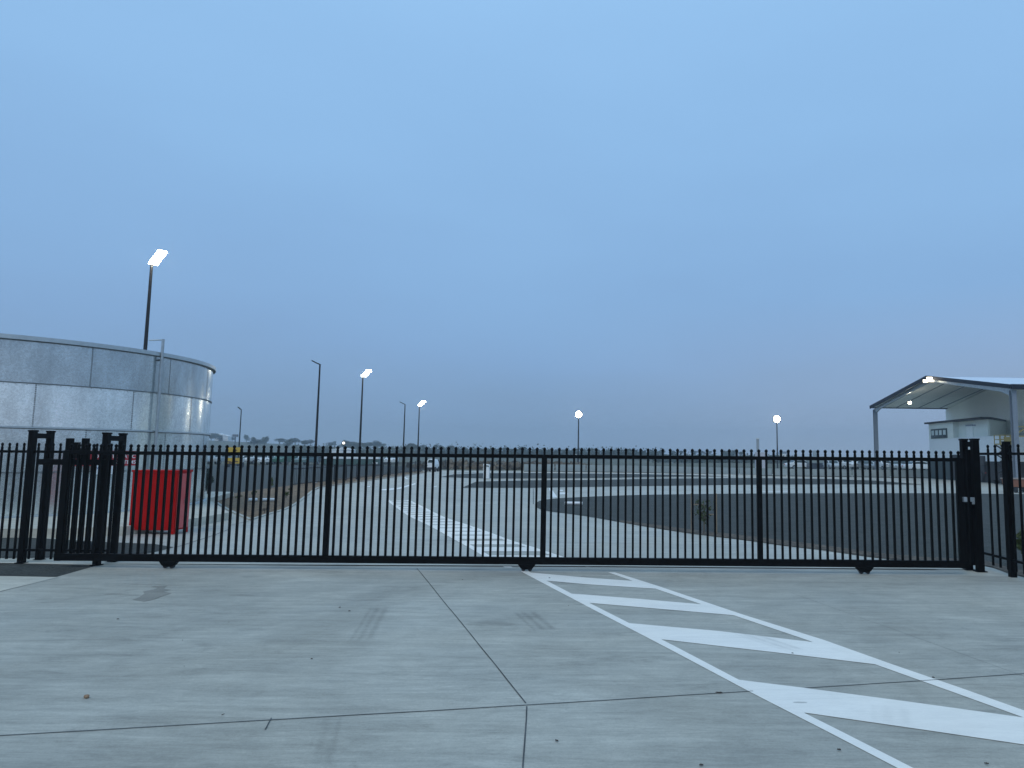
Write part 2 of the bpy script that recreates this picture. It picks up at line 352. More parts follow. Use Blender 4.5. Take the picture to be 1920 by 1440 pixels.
bed('asphalt_car_park',[(350,936),(392,930),(430,926),(500,916),(560,908.5),(620,899),(700,890.5),(790,883),(815,876),(700,872.5),(350,872.5)],M_asphalt,'dark asphalt area behind the tank',.004,False)
bed('garden_bed',[(372,948),(398,939),(428,957),(470,975.5),(500,966),(545,951),(575,930),(588,920),(602,914),(640,908.5),(680,903),(800,886.3),(790,883),(700,890.5),(620,899),(560,908.5),(500,916),(430,926),(370,933)],M_mulch,'brown soil garden bed with young shrubs beside the road',.008,False)
# raised slab under the tank
SZ=.2
sl=[G(430,961,SZ),G(345,975,SZ),G(235,987,SZ),G(100,991,SZ),G(-120,992,SZ),Vector((-34,15.5,0)),Vector((-34,31,0)),Vector((-16.5,31,0)),G(384,937,SZ),G(400,941,SZ)]
struct('tank_slab',MB().poly(sl,-.02,SZ),M_lightcon,'raised pale concrete slab under the tank')
# kerbs
for pix in ([(893,899.3),(1000,898.8),(1100,898.3),(1250,895.6),(1400,894.6),(1540,895.9),(1640,899.3)],
            [(850,887.6),(900,885.6),(1000,885.4),(1200,887.6),(1330,889.8),(1480,893)],
            [(398,937.5),(428,955.8),(470,974.5)],[(470,974.5),(500,965),(545,950),(575,929),(588,919),(602,913),(640,907.5),(680,902),(800,885.3)]):
    tag(strip(smoothline([G(*p) for p in pix],4),.16 if pix[0][0]>800 else .10,.06 if pix[0][0]>800 else .025,-.01).build('kerb',M_kerb if pix[0][0]>800 else M_yard),'pale concrete kerb edging a planting bed',None,None,'structure')
tag(strip([G(400,1058.5),G(1100,1062),G(1809,1068)],.05,.004).build('gate_track_line',M_joint),None,None,None,'structure')
tag(strip([G(190,1056.5),G(1100,1061),G(1809,1067)],.12,.008).build('gate_track_strip',M_lightcon),None,None,None,'structure')
# joints in the paving
def joint(pix,w,z=.004,name='expansion_joint',g=False):
    pts=[]
    for i in range(len(pix)-1):
        a=G(*pix[i]);b=G(*pix[i+1]); k=max(2,int((b-a).length/.5))
        for q in range(k): 
            p=a.lerp(b,q/k); pts.append(p+Vector((random.uniform(-.004,.004),random.uniform(-.004,.004),0)))
    pts.append(G(*pix[-1])); return tag(strip(pts,w,z).build(name,M_joint),None,None,None,'structure')
joint([(-60,1383),(480,1352),(988,1322.6),(1407,1296.5),(1740,1276),(1990,1259),(2600,1218)],.012)
joint([(782,1066),(884,1192),(986,1319)],.011)
joint([(988.5,1325),(984,1380),(977,1500)],.010)
joint([(0,1110),(110,1083)],.009)
joint([(1484,1112),(1830,1236),(1960,1283)],.003)
joint([(640,1010),(1400,1022)],.012,.001); joint([(560,960),(1020,962)],.014,.001)
joint([(330,1026),(402,1003),(430,992)],.02,.001); joint([(430,985),(470,976)],.02,.001)
joint([(1000,916),(1000,945)],.03,.001)
M_damp = concrete('damp_concrete',(.27,.265,.235))
for k_,pts_ in enumerate(([(895,305),(935,290),(975,265),(965,250),(1040,235),(1070,222),(1015,217),(1130,210),(1105,232),(1155,238),(1105,248),(1160,262),(1100,280),(1050,300),(975,318)],)):
    sheet('damp_stain',[G(x_*.2778,1040+y_*.2778)[:2] for x_,y_ in pts_],.0032,M_damp,'irregular damp stain on the left of the driveway')
# crack across the joint
tag(strip([G(509,1347),G(504,1356),G(500,1364),G(497,1369)],.008,.005).build('pavement_crack',M_joint),None,None,None,'structure')

# painted hatching before the gate
hm=MB()
def quad(*pix): hm.poly([G(*p) for p in pix],.004)
left_o=[(976,1071.5),(1100,1137),(1250,1215),(1407,1298.5),(1560,1377),(1698,1449)]
left_i=[(991,1071.5),(1114,1135.5),(1264,1211.5),(1425,1296),(1575,1371),(1728,1449)]
for i in range(5): quad(left_o[i],left_i[i],left_i[i+1],left_o[i+1])
right_o=[(1153,1073.5),(1232,1098.5),(1395,1153.5),(1545,1200.5),(1668,1244.5),(1800,1290),(1960,1347)]
right_i=[(1140,1073.5),(1215,1099.5),(1368,1151.5),(1520,1203),(1640,1246),(1780,1296),(1960,1361)]
for i in range(6): quad(right_i[i],right_o[i],right_o[i+1],right_i[i+1])
hm2=hm
def q2(*pix): hm.poly([G(*p) for p in pix],.0045)
q2((984,1073),(1100,1083.5),(1192,1090),(1237,1104.8),(1100,1096),(1006,1087.5))
q2((1056,1112.5),(1100,1115.6),(1200,1123.5),(1331,1135),(1398,1156),(1240,1142.5),(1100,1130.5),(1084,1128.5))
q2((1168,1168),(1350,1184),(1540,1206.5),(1668,1249.5),(1450,1223.5),(1241,1199.5),(1232,1198.5))
q2((1366,1273),(1503,1290),(1700,1316),(1960,1352),(1960,1403),(1750,1372),(1511,1337.5),(1492,1337))
struct('hatched_road_marking',hm,M_paint,'white painted hatched chevron strip on the driveway before the gate')
# hatching beyond the gate
hb=MB()
LO=smoothline([G(*p) for p in ((724,937.5),(762,964.5),(804,985),(846,1008),(879,1026),(912,1045),(948,1064))],8)
RO=smoothline([G(*p) for p in ((768,937.5),(794,950),(833,969),(877,983.5),(919,998),(960,1013),(1012,1029),(1056,1043.5),(1112,1062))],8)
def seg_strip(P,side,w=.13):
    for i in range(len(P)-1):
        d=(P[i+1]-P[i]).normalized(); n=Vector((-d.y,d.x))*w*side
        hb.poly([P[i],P[i+1],P[i+1]+n,P[i]+n],-.004)
seg_strip(LO,1); seg_strip(RO,-1)
def at_y(P,py):
    "point of a line with photograph row py"
    def row(p):
        v=CAMR.transposed()@(Vector((p.x,p.y,0))-Vector((0,0,H))); return CY-F*v.y/-v.z
    for i in range(len(P)-1):
        a,b=row(P[i]),row(P[i+1])
        if a<=py<=b: return P[i].lerp(P[i+1],(py-a)/(b-a+1e-9))
    return P[-1] if py>row(P[-1]) else P[0]
rows=[938.8,941.5,944.3,947.2,950.3,953.5,957,960.7,964.8,969.2,974,979,984.3,990.2,996.6,1004,1013.5,1025.5,1041]
for i,y in enumerate(rows):
    t=.16+ .42*(y-938)
    th=1.15+(y-938)*.075
    a=at_y(LO,y); b=at_y(LO,y+th); c=at_y(RO,min(y+th*.55+ (y-938)*.04,1061)); d_=at_y(RO,min(y-th*.45+(y-938)*.04,1061))
    hb.poly([a,b,c,d_],-.0035)
struct('hatched_yard_marking',hb,M_paint,'white painted hatched strip curving away behind the gate')
am=MB()
for pix in (((713,917.5),(748,914),(772,907.5),(779,905.5),(779,908),(750,916.5),(730,919),(713,919.2)),((684,912.3),(694,911.3),(694,912.7),(684,913.7)),((811.5,912.3),(819.5,910.5),(819.5,911.8),(811.5,913.6)),
            ((1029,915.5),(1033,915),(1045,932),(1037,933)),((1045,918.3),(1055,918.2),(1056,920.3),(1046,920.5)),((1046,923),(1060,923),(1066,926.5),(1046,926.8)),
            ((755,893.5),(757,893),(766,898),(762,898.4)),((1426,920.6),(1480,920.4),(1480,921.3),(1426,921.5))):
    am.poly([G(*p) for p in pix],-.003)
struct('yard_arrow_marking',am,M_paint2,'faded white painted arrows and lines on the yard concrete')
# white pipe edging lying in beds
def lying(name,a,b,r,z,label,cat,mat):
    A=G(*a);B=G(*b); A.z=B.z=z
    o=MB().tube([A,B],r,8).build(name,mat,smooth=True); return tag(o,label,cat)
lying('white_pipe',(466,940.5),(482,940),.06,.07,'short length of white pipe on the brown garden bed','pipe',M_white)
lying('white_pipe',(487,940.2),(519,940),.06,.07,'long white pipe lying on brown garden soil below the sapling','pipe',M_white)
lying('white_pipe',(1059,946.6),(1092,947),.06,.07,'white pipe lying at the tip of the large rock bed','pipe',M_white)

# ---------------------------------------------------------------- black picket work
def picket_mb(w, z0, z1, d=None):
    d=d or w; m=MB(); m.box(-w/2,w/2,-d/2,d/2,z0,z1-.085)
    # spear cap: collar, swollen head, point
    prof_=[(w*.62,z1-.085),(w*.62,z1-.072),(w*.48,z1-.066),(w*.82,z1-.040),(w*.70,z1-.018),(.001,z1)]
    n=8; o=len(m.v)
    for r,z in prof_:
        for k in range(n): m.v.append((r*math.cos(2*math.pi*(k+.5)/n),r*math.sin(2*math.pi*(k+.5)/n),z))
    for i in range(len(prof_)-1):
        for k in range(n): a=o+i*n+k; b=o+i*n+(k+1)%n; m.f.append((a,b,b+n,a+n))
    m.f.append(tuple(o+k for k in range(n))[::-1])
    return m
Y0=12.0
gate=empty('sliding_gate',(0,Y0,0),'long black steel sliding gate of spear-topped pickets closing the driveway','gate')
gl=W(113,940,Y0).x; gr=W(1808,950,Y0).x
zt=W(1018,838.7,Y0).z; zr1=W(1018,852.3,Y0).z; zr0=W(1018,859.0,Y0).z; zb1=W(1018,1044.8,Y0).z; zb0=W(1018,1058.2,Y0).z
MB().box(gl,gr,-.03,.03,zr0,zr1).build('top_rail',M_black,gate,bevel=.004)
MB().box(gl,gr,-.04,.04,zb0,zb1).build('bottom_rail',M_black,gate,bevel=.005)
x_first=W(370.3,840,Y0).x; x_last=W(1658,845,Y0).x; sp=(x_last-x_first)/93
k0=int(math.ceil((gl+.02-x_first)/sp)); k1=int(math.floor((gr-.02-x_first)/sp))
mull=[W(612,950,Y0).x,W(1018,950,Y0).x,W(1422.5,950,Y0).x]
ks=[]
for k in range(k0,k1+1):
    x=x_first+k*sp
    ks.append((k,x))
pk=picket_mb(.035,zb1-.01,zt)
rest=MB(); cnt=0; proto=None
sorted_ks=sorted(ks,key=lambda t:t[0],reverse=True)
for k,x in sorted_ks:
    if cnt<100:
        if proto is None:
            proto=pk.build('picket',M_black,gate,bevel=0,loc=(x,0,0)); c=proto
        else:
            c=proto.copy(); COL.objects.link(c); c.parent=gate; c.location=(x,0,0)
        cnt+=1
    else:
        rest.add([(v[0]+x,v[1],v[2]) for v in pk.v],pk.f)
if rest.v: tag(rest.build('picket_row',M_black,gate),None,None,None,'stuff')
for px in mull:
    kk=round((px-x_first)/sp); x=x_first+kk*sp
    MB().box(x-.045,x+.045,-.031,.031,zb1-.002,zr0+.002).build('mullion',M_black,gate,bevel=.004)
for x in (gl,gr-.12): MB().box(x,x+.11,-.034,.034,zb0-.004,zr1+.005).build('end_stile',M_black,gate,bevel=.005)
for px in (317,988,1620):
    x=W(px,1062,Y0).x
    m=MB().prof([(x-.15,zb0+.002),(x-.10,.055),(x-.055,.035),(x+.055,.035),(x+.10,.055),(x+.15,zb0+.002)],-.05,.05)
    br=m.build('wheel_bracket',M_black,gate,bevel=.004)
    for dx in (-.055,.055):
        MB().tube([(x+dx,-.03,.042),(x+dx,.03,.042)],.036,16).build('wheel',M_blackp,br,smooth=True)
# lock plate
p=W(1809.5,936.5,Y0-.08)
MB().box(p.x-.03,p.x+.03,-.10,-.045,p.z-.04,p.z+.04).build('lock_plate',M_steel,gate,bevel=.004)

def frame_post(name,gp,ztop,w,label):
    o=MB().box(-w/2,w/2,-w/2,w/2,0,ztop-.03).box(-w/2-.008,w/2+.008,-w/2-.008,w/2+.008,ztop-.03,ztop)
    return o
def goal(a,b,wa,wb,tops,label,link=.11):
    pa=G(*a); pb=G(*b)
    root=empty('gate_guide_frame',(0,0,0),label,'gate frame','twin-post guide frames of the sliding gate')
    root.location=(pa.x,pa.y,0)
    za=W(tops[0][0],tops[0][1],pa.y).z; zb=W(tops[1][0],tops[1][1],pb.y).z
    z=(za+zb)/2
    d=pb-pa
    MB().box(-wa/2,wa/2,-wa/2,wa/2,0,z-.03).box(-wa/2-.009,wa/2+.009,-wa/2-.009,wa/2+.009,z-.03,z).build('post',M_black,root,bevel=.005)
    MB().box(d.x-wb/2,d.x+wb/2,d.y-wb/2,d.y+wb/2,0,z-.03).box(d.x-wb/2-.009,d.x+wb/2+.009,d.y-wb/2-.009,d.y+wb/2+.009,z-.03,z).build('post',M_black,root,bevel=.005)
    u=d.normalized()
    MB().bar(Vector((0,0,z-.10))+u*wa*.5,Vector((d.x,d.y,z-.10))-u*wb*.5,.09,.09).build('link_bar',M_black,root,bevel=.003)
    for q,w_ in ((Vector((0,0,0)),wa),(d,wb)):
        MB().box(q.x-w_*.8,q.x+w_*.8,q.y-w_*.7,q.y+w_*.7,.002,.016).build('base_plate',M_black,root,bevel=.002)
    return root,pa,pb,z
fa=goal((40,1056),(74,1050),.095,.09,((62.5,806),(95.5,808)),'twin-post black guide frame farthest left, over the fence')
fb=goal((181,1060),(212,1053),.095,.088,((202,811),(231.5,812)),'twin-post black guide frame at the left end of the gate')
fc=goal((1838,1072),(1817,1068.5),.112,.105,((1828.5,822),(1807,823)),'twin-post black catch frame with padlock at the right end of the gate')
root=fc[0]
p=W(1823.5,936,fc[1].y-.10)
pl=MB().box(p.x-fc[1].x-.028,p.x-fc[1].x+.028,-.12,-.078,p.z-.045,p.z+.03).build('lock_plate',M_steel,root,bevel=.003)
px_=p.x-fc[1].x
pd=empty('padlock',(p.x-.005,fc[1].y-.135,p.z-.055),'small silver padlock hanging on the right gate post','padlock')
MB().box(-.02,.02,-.01,.01,-.03,.01).build('body',M_steel,pd,bevel=.003)
MB().tube([(-.013,0,.01),(-.013,0,.03),(-.006,0,.042),(.006,0,.042),(.013,0,.03),(.013,0,.01)],.0045,8).build('shackle',M_rim,pd,smooth=True)
_d=fc[2]-fc[1]
MB().box(_d.x*.5-.05-.02,_d.x*.5+.06,_d.y*.5-.04,_d.y*.5+.04,.10,W(1822,843,fc[1].y).z).build('catch_channel',M_black,fc[0],bevel=.004)
# guide bar between left frames, with stub posts and roller box
gy=12.12
bx0=W(66,865,gy).x; bx1=W(209,870,gy).x; zb=W(140,866.5,gy).z
root=empty('gate_roller_guide',((bx0+bx1)/2,gy,0),'black upper roller guide with two stub posts between the left gate frames','gate guide')
ox=(bx0+bx1)/2
MB().box(bx0-ox,bx1-ox,.03,.09,zb-.05,zb+.05).build('guide_bar',M_black,root,bevel=.004)
for (pa_,wd) in ((124,.09),(153.5,.085)):
    x=W(pa_,840,gy).x-ox; z=W(pa_,821.5,gy).z
    MB().box(x-wd/2,x+wd/2,.035,.12,zb+.045,z).build('stub_post',M_black,root,bevel=.004)
xa=W(124,850,gy).x-ox; xb=W(152,850,gy).x-ox; za=W(138,829,gy).z
MB().box(xa+.01,xb-.1,.05,.11,zb+.06,za).build('roller_plate',M_black,root,bevel=.004)
for dx in (.1,.2): MB().tube([(xa+dx,-.05,zb+.10),(xa+dx,.05,zb+.10)],.045,14).build('roller',M_blackp,root,smooth=True)
# gate motor
p=W(153,1030,13.2); mo=empty('gate_motor',(p.x,13.2,0),'black gate motor box on the ground behind the left end of the gate','gate motor')
MB().box(-.11,.11,-.09,.12,.02,.25).build('housing',M_blackp,mo,bevel=.02)
MB().box(-.13,.13,-.12,.15,.0,.02).build('base_plate',M_steel,mo)
MB().box(-.10,.10,-.075,.105,.25,.275).build('lid',M_black,mo,bevel=.01)

# left fence behind the gate tail
Yf=12.42
fz1=2.07
fl=empty('security_fence',(0,Yf,0),'black picket fence left of the driveway in front of the tank','fence','black security fences beside the gate')
xL=-14.0; xR=W(206,940,Yf).x
zr=W(30,846.5,Yf).z; zr2=W(30,1031,Yf).z
MB().box(xL,xR,-.022,.022,zr-.022,zr+.022).build('top_rail',M_black,fl)
MB().box(xL,xR,-.022,.022,zr2-.02,zr2+.02).build('bottom_rail',M_black,fl)
x=W(17.8,840,Yf).x; zt2=W(17.8,829.5,Yf).z; zb2=W(10,1048,Yf).z
pkf=picket_mb(.028,zb2,zt2)
pr=None; xx=x-.1298*26
while xx<xR-.01:
    if xx>xL:
        if pr is None: pr=pkf.build('picket',M_black,fl,loc=(xx,0,0))
        else: c=pr.copy(); COL.objects.link(c); c.parent=fl; c.location=(xx,0,0)
    xx+=.1298
# right fence, running toward the camera
A=Vector((W(1847,1060,11.75).x,11.75,0)); B=Vector((G(1915,1092).x,G(1915,1092).y,0))
A=G(1845,1066); B=G(1926,1090)
d=(B-A); u=d.normalized(); LEN=4.2
fr=empty('security_fence',A,'black picket fence right of the driveway in front of the rock bed','fence','black security fences beside the gate',rz=math.atan2(d.y,d.x))
zt3=W(1861,832.5,(A.y+ (G(1861,1070).y))/2).z
zt3=W(1885,833,G(1885,1078).y).z
zra=W(1890,851,G(1890,1079).y).z; zrb=W(1875,1044,G(1875,1075).y).z
MB().box(0,LEN,-.022,.022,zra-.022,zra+.022).build('top_rail',M_black,fr)
MB().box(0,LEN,-.022,.022,zrb-.02,zrb+.02).build('bottom_rail',M_black,fr)
def along(px):
    r_=ray(px,900); # intersect with vertical fence plane
    # A + u*s ; r*t
    M=Matrix(((u.x,-r_.x),(u.y,-r_.y))); s=M.inverted()@Vector((-A.x,-A.y)); return s[0]
s0=along(1855); s1=along(1868.5); step=abs(s1-s0)
pkr=picket_mb(.03,.10,zt3); pr=None; s=s0-step*0
ss=s0
postS=along(1890)
i=0
while ss<LEN:
    if abs(ss-postS)>.07:
        if pr is None: pr=pkr.build('picket',M_black,fr,loc=(ss,0,0))
        else: c=pr.copy(); COL.objects.link(c); c.parent=fr; c.location=(ss,0,0)
    ss+=step
for s_ in (postS,postS+2.4):
    MB().box(s_-.05,s_+.05,-.05,.05,0,zt3+.03).box(s_-.056,s_+.056,-.056,.056,zt3+.03,zt3+.045).build('post',M_black,fr,bevel=.004)

# ---------------------------------------------------------------- water tank
TC=Vector((-19.5,22.5,SZ)); TR=5.72; TH=4.93-SZ
tank=empty('water_tank',TC,'large round galvanised steel water tank with bolted sheets behind the left fence','water tank')
NSEG=144; rh=TH/4
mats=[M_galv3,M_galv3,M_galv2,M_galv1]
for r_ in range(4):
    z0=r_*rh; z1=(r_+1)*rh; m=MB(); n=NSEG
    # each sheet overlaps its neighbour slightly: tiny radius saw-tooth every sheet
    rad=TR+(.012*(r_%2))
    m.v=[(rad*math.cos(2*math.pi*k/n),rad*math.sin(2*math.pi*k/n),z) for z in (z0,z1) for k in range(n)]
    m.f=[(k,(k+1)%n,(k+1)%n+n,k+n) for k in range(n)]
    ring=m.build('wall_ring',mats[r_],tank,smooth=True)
    # bolt columns
    b=MB(); off=[6,0,0,0][r_]
    nsh=15
    for s_ in range(nsh):
        a=2*math.pi*(s_+(.5 if r_%2 else 0)+.18)/nsh
        for col in (0,):
            aa=a+col*.01
            for q in range(20):
                z=z0+.04+(z1-z0-.08)*q/19
                c_=Vector((math.cos(aa),math.sin(aa),0)); t_=Vector((-math.sin(aa),math.cos(aa),0))
                P=c_*(rad+.004)+Vector((0,0,z)); w=.017
                b.add([P-t_*w-Vector((0,0,w)),P+t_*w-Vector((0,0,w)),P+t_*w+Vector((0,0,w)),P-t_*w+Vector((0,0,w)),P+c_*.012],[(0,1,4),(1,2,4),(2,3,4),(3,0,4)])
    for q in range(150):
        a=2*math.pi*q/150; c_=Vector((math.cos(a),math.sin(a),0)); t_=Vector((-math.sin(a),math.cos(a),0)); P=c_*(rad+.004)+Vector((0,0,z1-.035)); w=.010
        b.add([P-t_*w-Vector((0,0,w)),P+t_*w-Vector((0,0,w)),P+t_*w+Vector((0,0,w)),P-t_*w+Vector((0,0,w)),P+c_*.01],[(0,1,4),(1,2,4),(2,3,4),(3,0,4)])
    tag(b.build('bolt_rows',M_seam,ring),None,None,None,'stuff')
def hoop(z0,z1,ra,rb,mat,name):
    m=MB(); n=NSEG
    for (r_,z) in ((ra,z0),(rb,z0),(rb,z1),(ra,z1)):
        for k in range(n): m.v.append((r_*math.cos(2*math.pi*k/n),r_*math.sin(2*math.pi*k/n),z))
    for j in range(4):
        for k in range(n): a=j*n+k; b=j*n+(k+1)%n; c=((j+1)%4)*n; m.f.append((a,b,c+(k+1)%n,c+k))
    return m.build(name,mat,tank,smooth=True)
hoop(TH-.04,TH+.075,TR-.05,TR+.10,M_rim,'rim_cap')
hoop(TH-.062,TH-.03,TR-.03,TR+.085,M_seam,'rim_shadow_band')  # dark hoop painting in the shade below the rim cap
hoop(rh*3-.012,rh*3+.014,TR-.02,TR+.03,M_seam,'seam_strip')
hoop(rh*2-.015,rh*2+.03,TR-.02,TR+.075,M_rim,'stiffener_ring')
hoop(rh*2-.035,rh*2-.015,TR-.02,TR+.05,M_seam,'stiffener_ring')
hoop(rh-.012,rh+.012,TR-.02,TR+.03,M_seam,'seam_strip')
hoop(-.0,.05,TR-.02,TR+.06,M_rim,'base_angle')
# slightly domed roof
m=MB(); n=NSEG
m.v=[(0,0,TH+.16)]+[((TR-.02)*math.cos(2*math.pi*k/n),(TR-.02)*math.sin(2*math.pi*k/n),TH+.05) for k in range(n)]
m.f=[(0,1+k,1+(k+1)%n) for k in range(n)]
m.build('roof',M_rim,tank)
# level pipe on the tank front
def tank_pt(px,py_guess,off=.12):
    r_=ray(px,py_guess); dx,dy=r_.x,r_.y; c=Vector((TC.x,TC.y)); dd=Vector((dx,dy)).normalized(); b=dd.dot(c); disc=b*b-(c.length_squared-(TR+off)**2)
    t=b-math.sqrt(max(disc,0)); return dd*t
pp=tank_pt(297,760,.14)
ztp=W(303,636,pp.y).z
pipe=empty('level_pipe',(pp.x,pp.y,0),'grey vertical pipe with a short arm at its top on the side of the tank','pipe')
MB().tube([(0,0,SZ),(0,0,ztp)],.042,10).build('upright',M_steel,pipe,smooth=True)
armx=W(278,636,pp.y).x-pp.x
MB().tube([(0.02,0,ztp-.02),(armx,.05,ztp-.03)],.022,8).build('arm',M_steel,pipe,smooth=True)
c_=(Vector((TC.x,TC.y))-pp).normalized()
for z in (1.0,2.55,4.76):
    MB().bar((0,0,z),(c_.x*.14,c_.y*.14,z),.05,.05).build('bracket',M_seam,pipe)
# signs on the tank
def text_mesh(s,size,mat,parent,loc,rz,name='lettering'):
    cu=bpy.data.curves.new(name,'FONT'); cu.body=s; cu.size=size; cu.align_x='RIGHT'; cu.align_y='CENTER'; cu.extrude=.001; cu.offset=size*.012
    t=bpy.data.objects.new('tmp',cu); COL.objects.link(t); bpy.context.view_layer.update()
    me=bpy.data.meshes.new_from_object(t.evaluated_get(bpy.context.evaluated_depsgraph_get())); bpy.data.objects.remove(t)
    me.name=name; me.materials.clear(); me.materials.append(mat); o=bpy.data.objects.new(name,me); COL.objects.link(o); o.parent=parent; o.location=loc; o.rotation_euler=(R(90),0,rz); return o
def tsign(px0,px1,py0,py1,label,mat,name):
    mx=(px0+px1)/2; q=tank_pt(mx,860,.10); n_=(q-Vector((TC.x,TC.y))).normalized(); rz=math.atan2(n_.x,-n_.y)
    z1=W(mx,py0,q.y).z; z0=W(mx,py1,q.y).z
    a=tank_pt(px0,860,.1); b=tank_pt(px1,860,.1); w=(a-b).length
    o=empty(name,(q.x,q.y,(z0+z1)/2),label,'sign',rz=rz)
    MB().box(-w/2,w/2,-.006,.006,-(z1-z0)/2,(z1-z0)/2).build('sign_board',mat,o)
    return o,w,(z1-z0)
so,w,h=tsign(128,258,845,873.5,'red sign with white capitals fixed to the tank above the red cabinet',M_signred,'warning_sign')
text_mesh('SUPPLY FOR AUTOMATIC',h*.34,M_white,so,(w/2-.04,-.010,h*.12),0)
text_mesh('FIRE SPRINKLER SYSTEMS',h*.34,M_white,so,(w/2-.02,-.010,-h*.27),0)
so2,w2,h2=tsign(174,213.5,870.5,888,'small white sign with blue lettering on the tank below the red sign',M_white,'notice_sign')
M_blue=newmat('sign_blue',(.02,.06,.22),.5)
so2.location.z-=.02
text_mesh('WARNING',h2*.34,M_blue,so2,(w2*.42,-.010,h2*.16),0)
text_mesh('IN USE',h2*.34,M_blue,so2,(w2*.42,-.010,-h2*.22),0)

# ---------------------------------------------------------------- red cabinet
a=G(240,1001); b=G(325,1002); c=G(344,988)
ux=(b-a); wcab=ux.length; dcab=(c-b).length
dcab=.55
htop=W(284,883,(a.y+b.y)/2).z
rc=empty('red_cabinet',(a+b)/2,'tall red steel cabinet standing on short feet in front of the tank','cabinet',rz=math.atan2(ux.y,ux.x))
MB().box(-wcab/2,wcab/2,0,dcab,.09,htop-.03).build('body',M_red,rc,bevel=.01)
MB().box(-wcab/2-.015,wcab/2+.02,-.02,dcab+.02,htop-.03,htop+.02).build('lid',M_red,rc,bevel=.008)
sd=MB().box(wcab/2,wcab/2+.018,.04,dcab-.04,.13,htop-.06).build('side_door',M_redside,rc,bevel=.005)
MB().box(wcab/2+.018,wcab/2+.05,dcab*.55,dcab*.62,htop*.47,htop*.55).build('handle',M_steel,sd,bevel=.004)
for xx in (-wcab/2+.04,wcab/2-.04):
    for yy in (.04,dcab-.04): MB().box(xx-.04,xx+.04,yy-.035,yy+.035,0,.095).build('foot',M_red,rc)
MB().box(-wcab/2+.04,wcab/2-.04,-.006,.0005,.14,htop-.1).build('front_panel',M_red,rc,bevel=.002)

# ---------------------------------------------------------------- light poles
def lamp_post(px_top,py_top,Y,head_dir,lit,label,wide=.26,hl=.75,r0=.09):
    p=W(px_top,py_top,Y); hgt=p.z
    o=empty('lamp_post',(p.x,Y,0),label,'lamp post','lamp posts around the yard')
    MB().tube([(0,0,0),(0,0,hgt*.5),(0,0,hgt)],[r0,r0*.8,r0*.55],10).build('pole',M_pole,o,smooth=True)
    MB().tube([(0,0,0),(0,0,.03)],r0*2.2,8).build('base_plate',M_steel,o)
    hd=Vector(head_dir).normalized(); side=hd.cross(Vector((0,0,1))).normalized(); upv=side.cross(hd).normalized()
    a=Vector((0,0,hgt-.02)); s=a+hd*.06; e=s+hd*hl
    M=Matrix((side,hd,upv)).transposed().to_4x4(); M.translation=s
    hb_=MB().box(-wide/2+.03,wide/2-.03,0,hl-.04,-.03,.02,M).build('lamp_head',M_pole,o,bevel=.01)
    MB().bar(a-hd*.05,s+hd*.1,.07,.07).build('arm',M_pole,o)
    MB().box(-wide/2+(0 if lit else .04),wide/2-(0 if lit else .04),.05,hl if lit else hl-.06,-.08 if lit else -.04,-.0302,M).build('lamp_lens',M_lamp if lit else M_glass,hb_)
    return o,s,e
lamp_post(284.5,495,29.5,(.74,-.55,.40),True,'tallest lamp post, lit, rising behind the water tank',.34,1.10,.10)
lamp_post(600,683,45,(-.80,-.35,.42),False,'unlit lamp post left of the nearest pair, head pointing left',.22,.55)
lamp_post(680.5,705,50,(.66,-.66,.42),True,'lit lamp post of the nearer pair, third post from the left',.36,.95)
lamp_post(759.5,758,78,(-.80,-.35,.42),False,'unlit lamp post of the farther pair left of the road',.26,.65,.10)
lamp_post(786.5,760,82,(.62,-.66,.45),True,'lit lamp post beside the far end of the road',.46,1.05,.10)
lamp_post(452.5,768,92,(-.35,-.75,.55),False,'thin unlit lamp post far behind the yellow trailer sign',.30,.6,.10)
def flood(px,py,Y,label,s=.9):
    p=W(px,py,Y); o=empty('lamp_post',(p.x,Y,0),label,'lamp post','lamp posts around the yard')
    MB().tube([(0,0,0),(0,0,p.z)],[.12,.07],10).build('pole',M_pole,o,smooth=True)
    MB().tube([(0,0,0),(0,0,.03)],.22,8).build('base_plate',M_steel,o)
    h=MB().box(-s/2,s/2,-.05,.10,p.z-s*.38,p.z+s*.40).build('lamp_head',M_pole,o,bevel=.03)
    n=20
    m=MB().tube([(0,-.055,p.z+.01),(0,-.085,p.z+.01),(0,-.14,p.z+.01)],[s*.44,s*.42,s*.18],n); m.build('lamp_lens',M_lamp,h,smooth=True)
    MB().bar((0,.02,p.z-s*.5),(0,.02,p.z-s*.3),.09).build('arm',M_pole,o)
    return o
flood(1085,777,99,'lit lamp post facing the camera in the middle of the yard',1.0)
o=flood(1456.5,786,108,'lit lamp post on the right, left of the white shed',1.15)
# far lit lamp in trees
p=W(644.5,831.5,200); o=empty('lamp_post',(p.x,200,hill_z(p.x,200)-.03),'tiny lit lamp among the far trees above the gate mullion','lamp post','lamp posts around the yard')
MB().tube([(0,0,0),(0,0,p.z)],.1,6).build('pole',M_pole,o); MB().tube([(0,-.3,p.z),(0,.1,p.z)],.28,10).build('lamp_lens',M_lamp2,o)

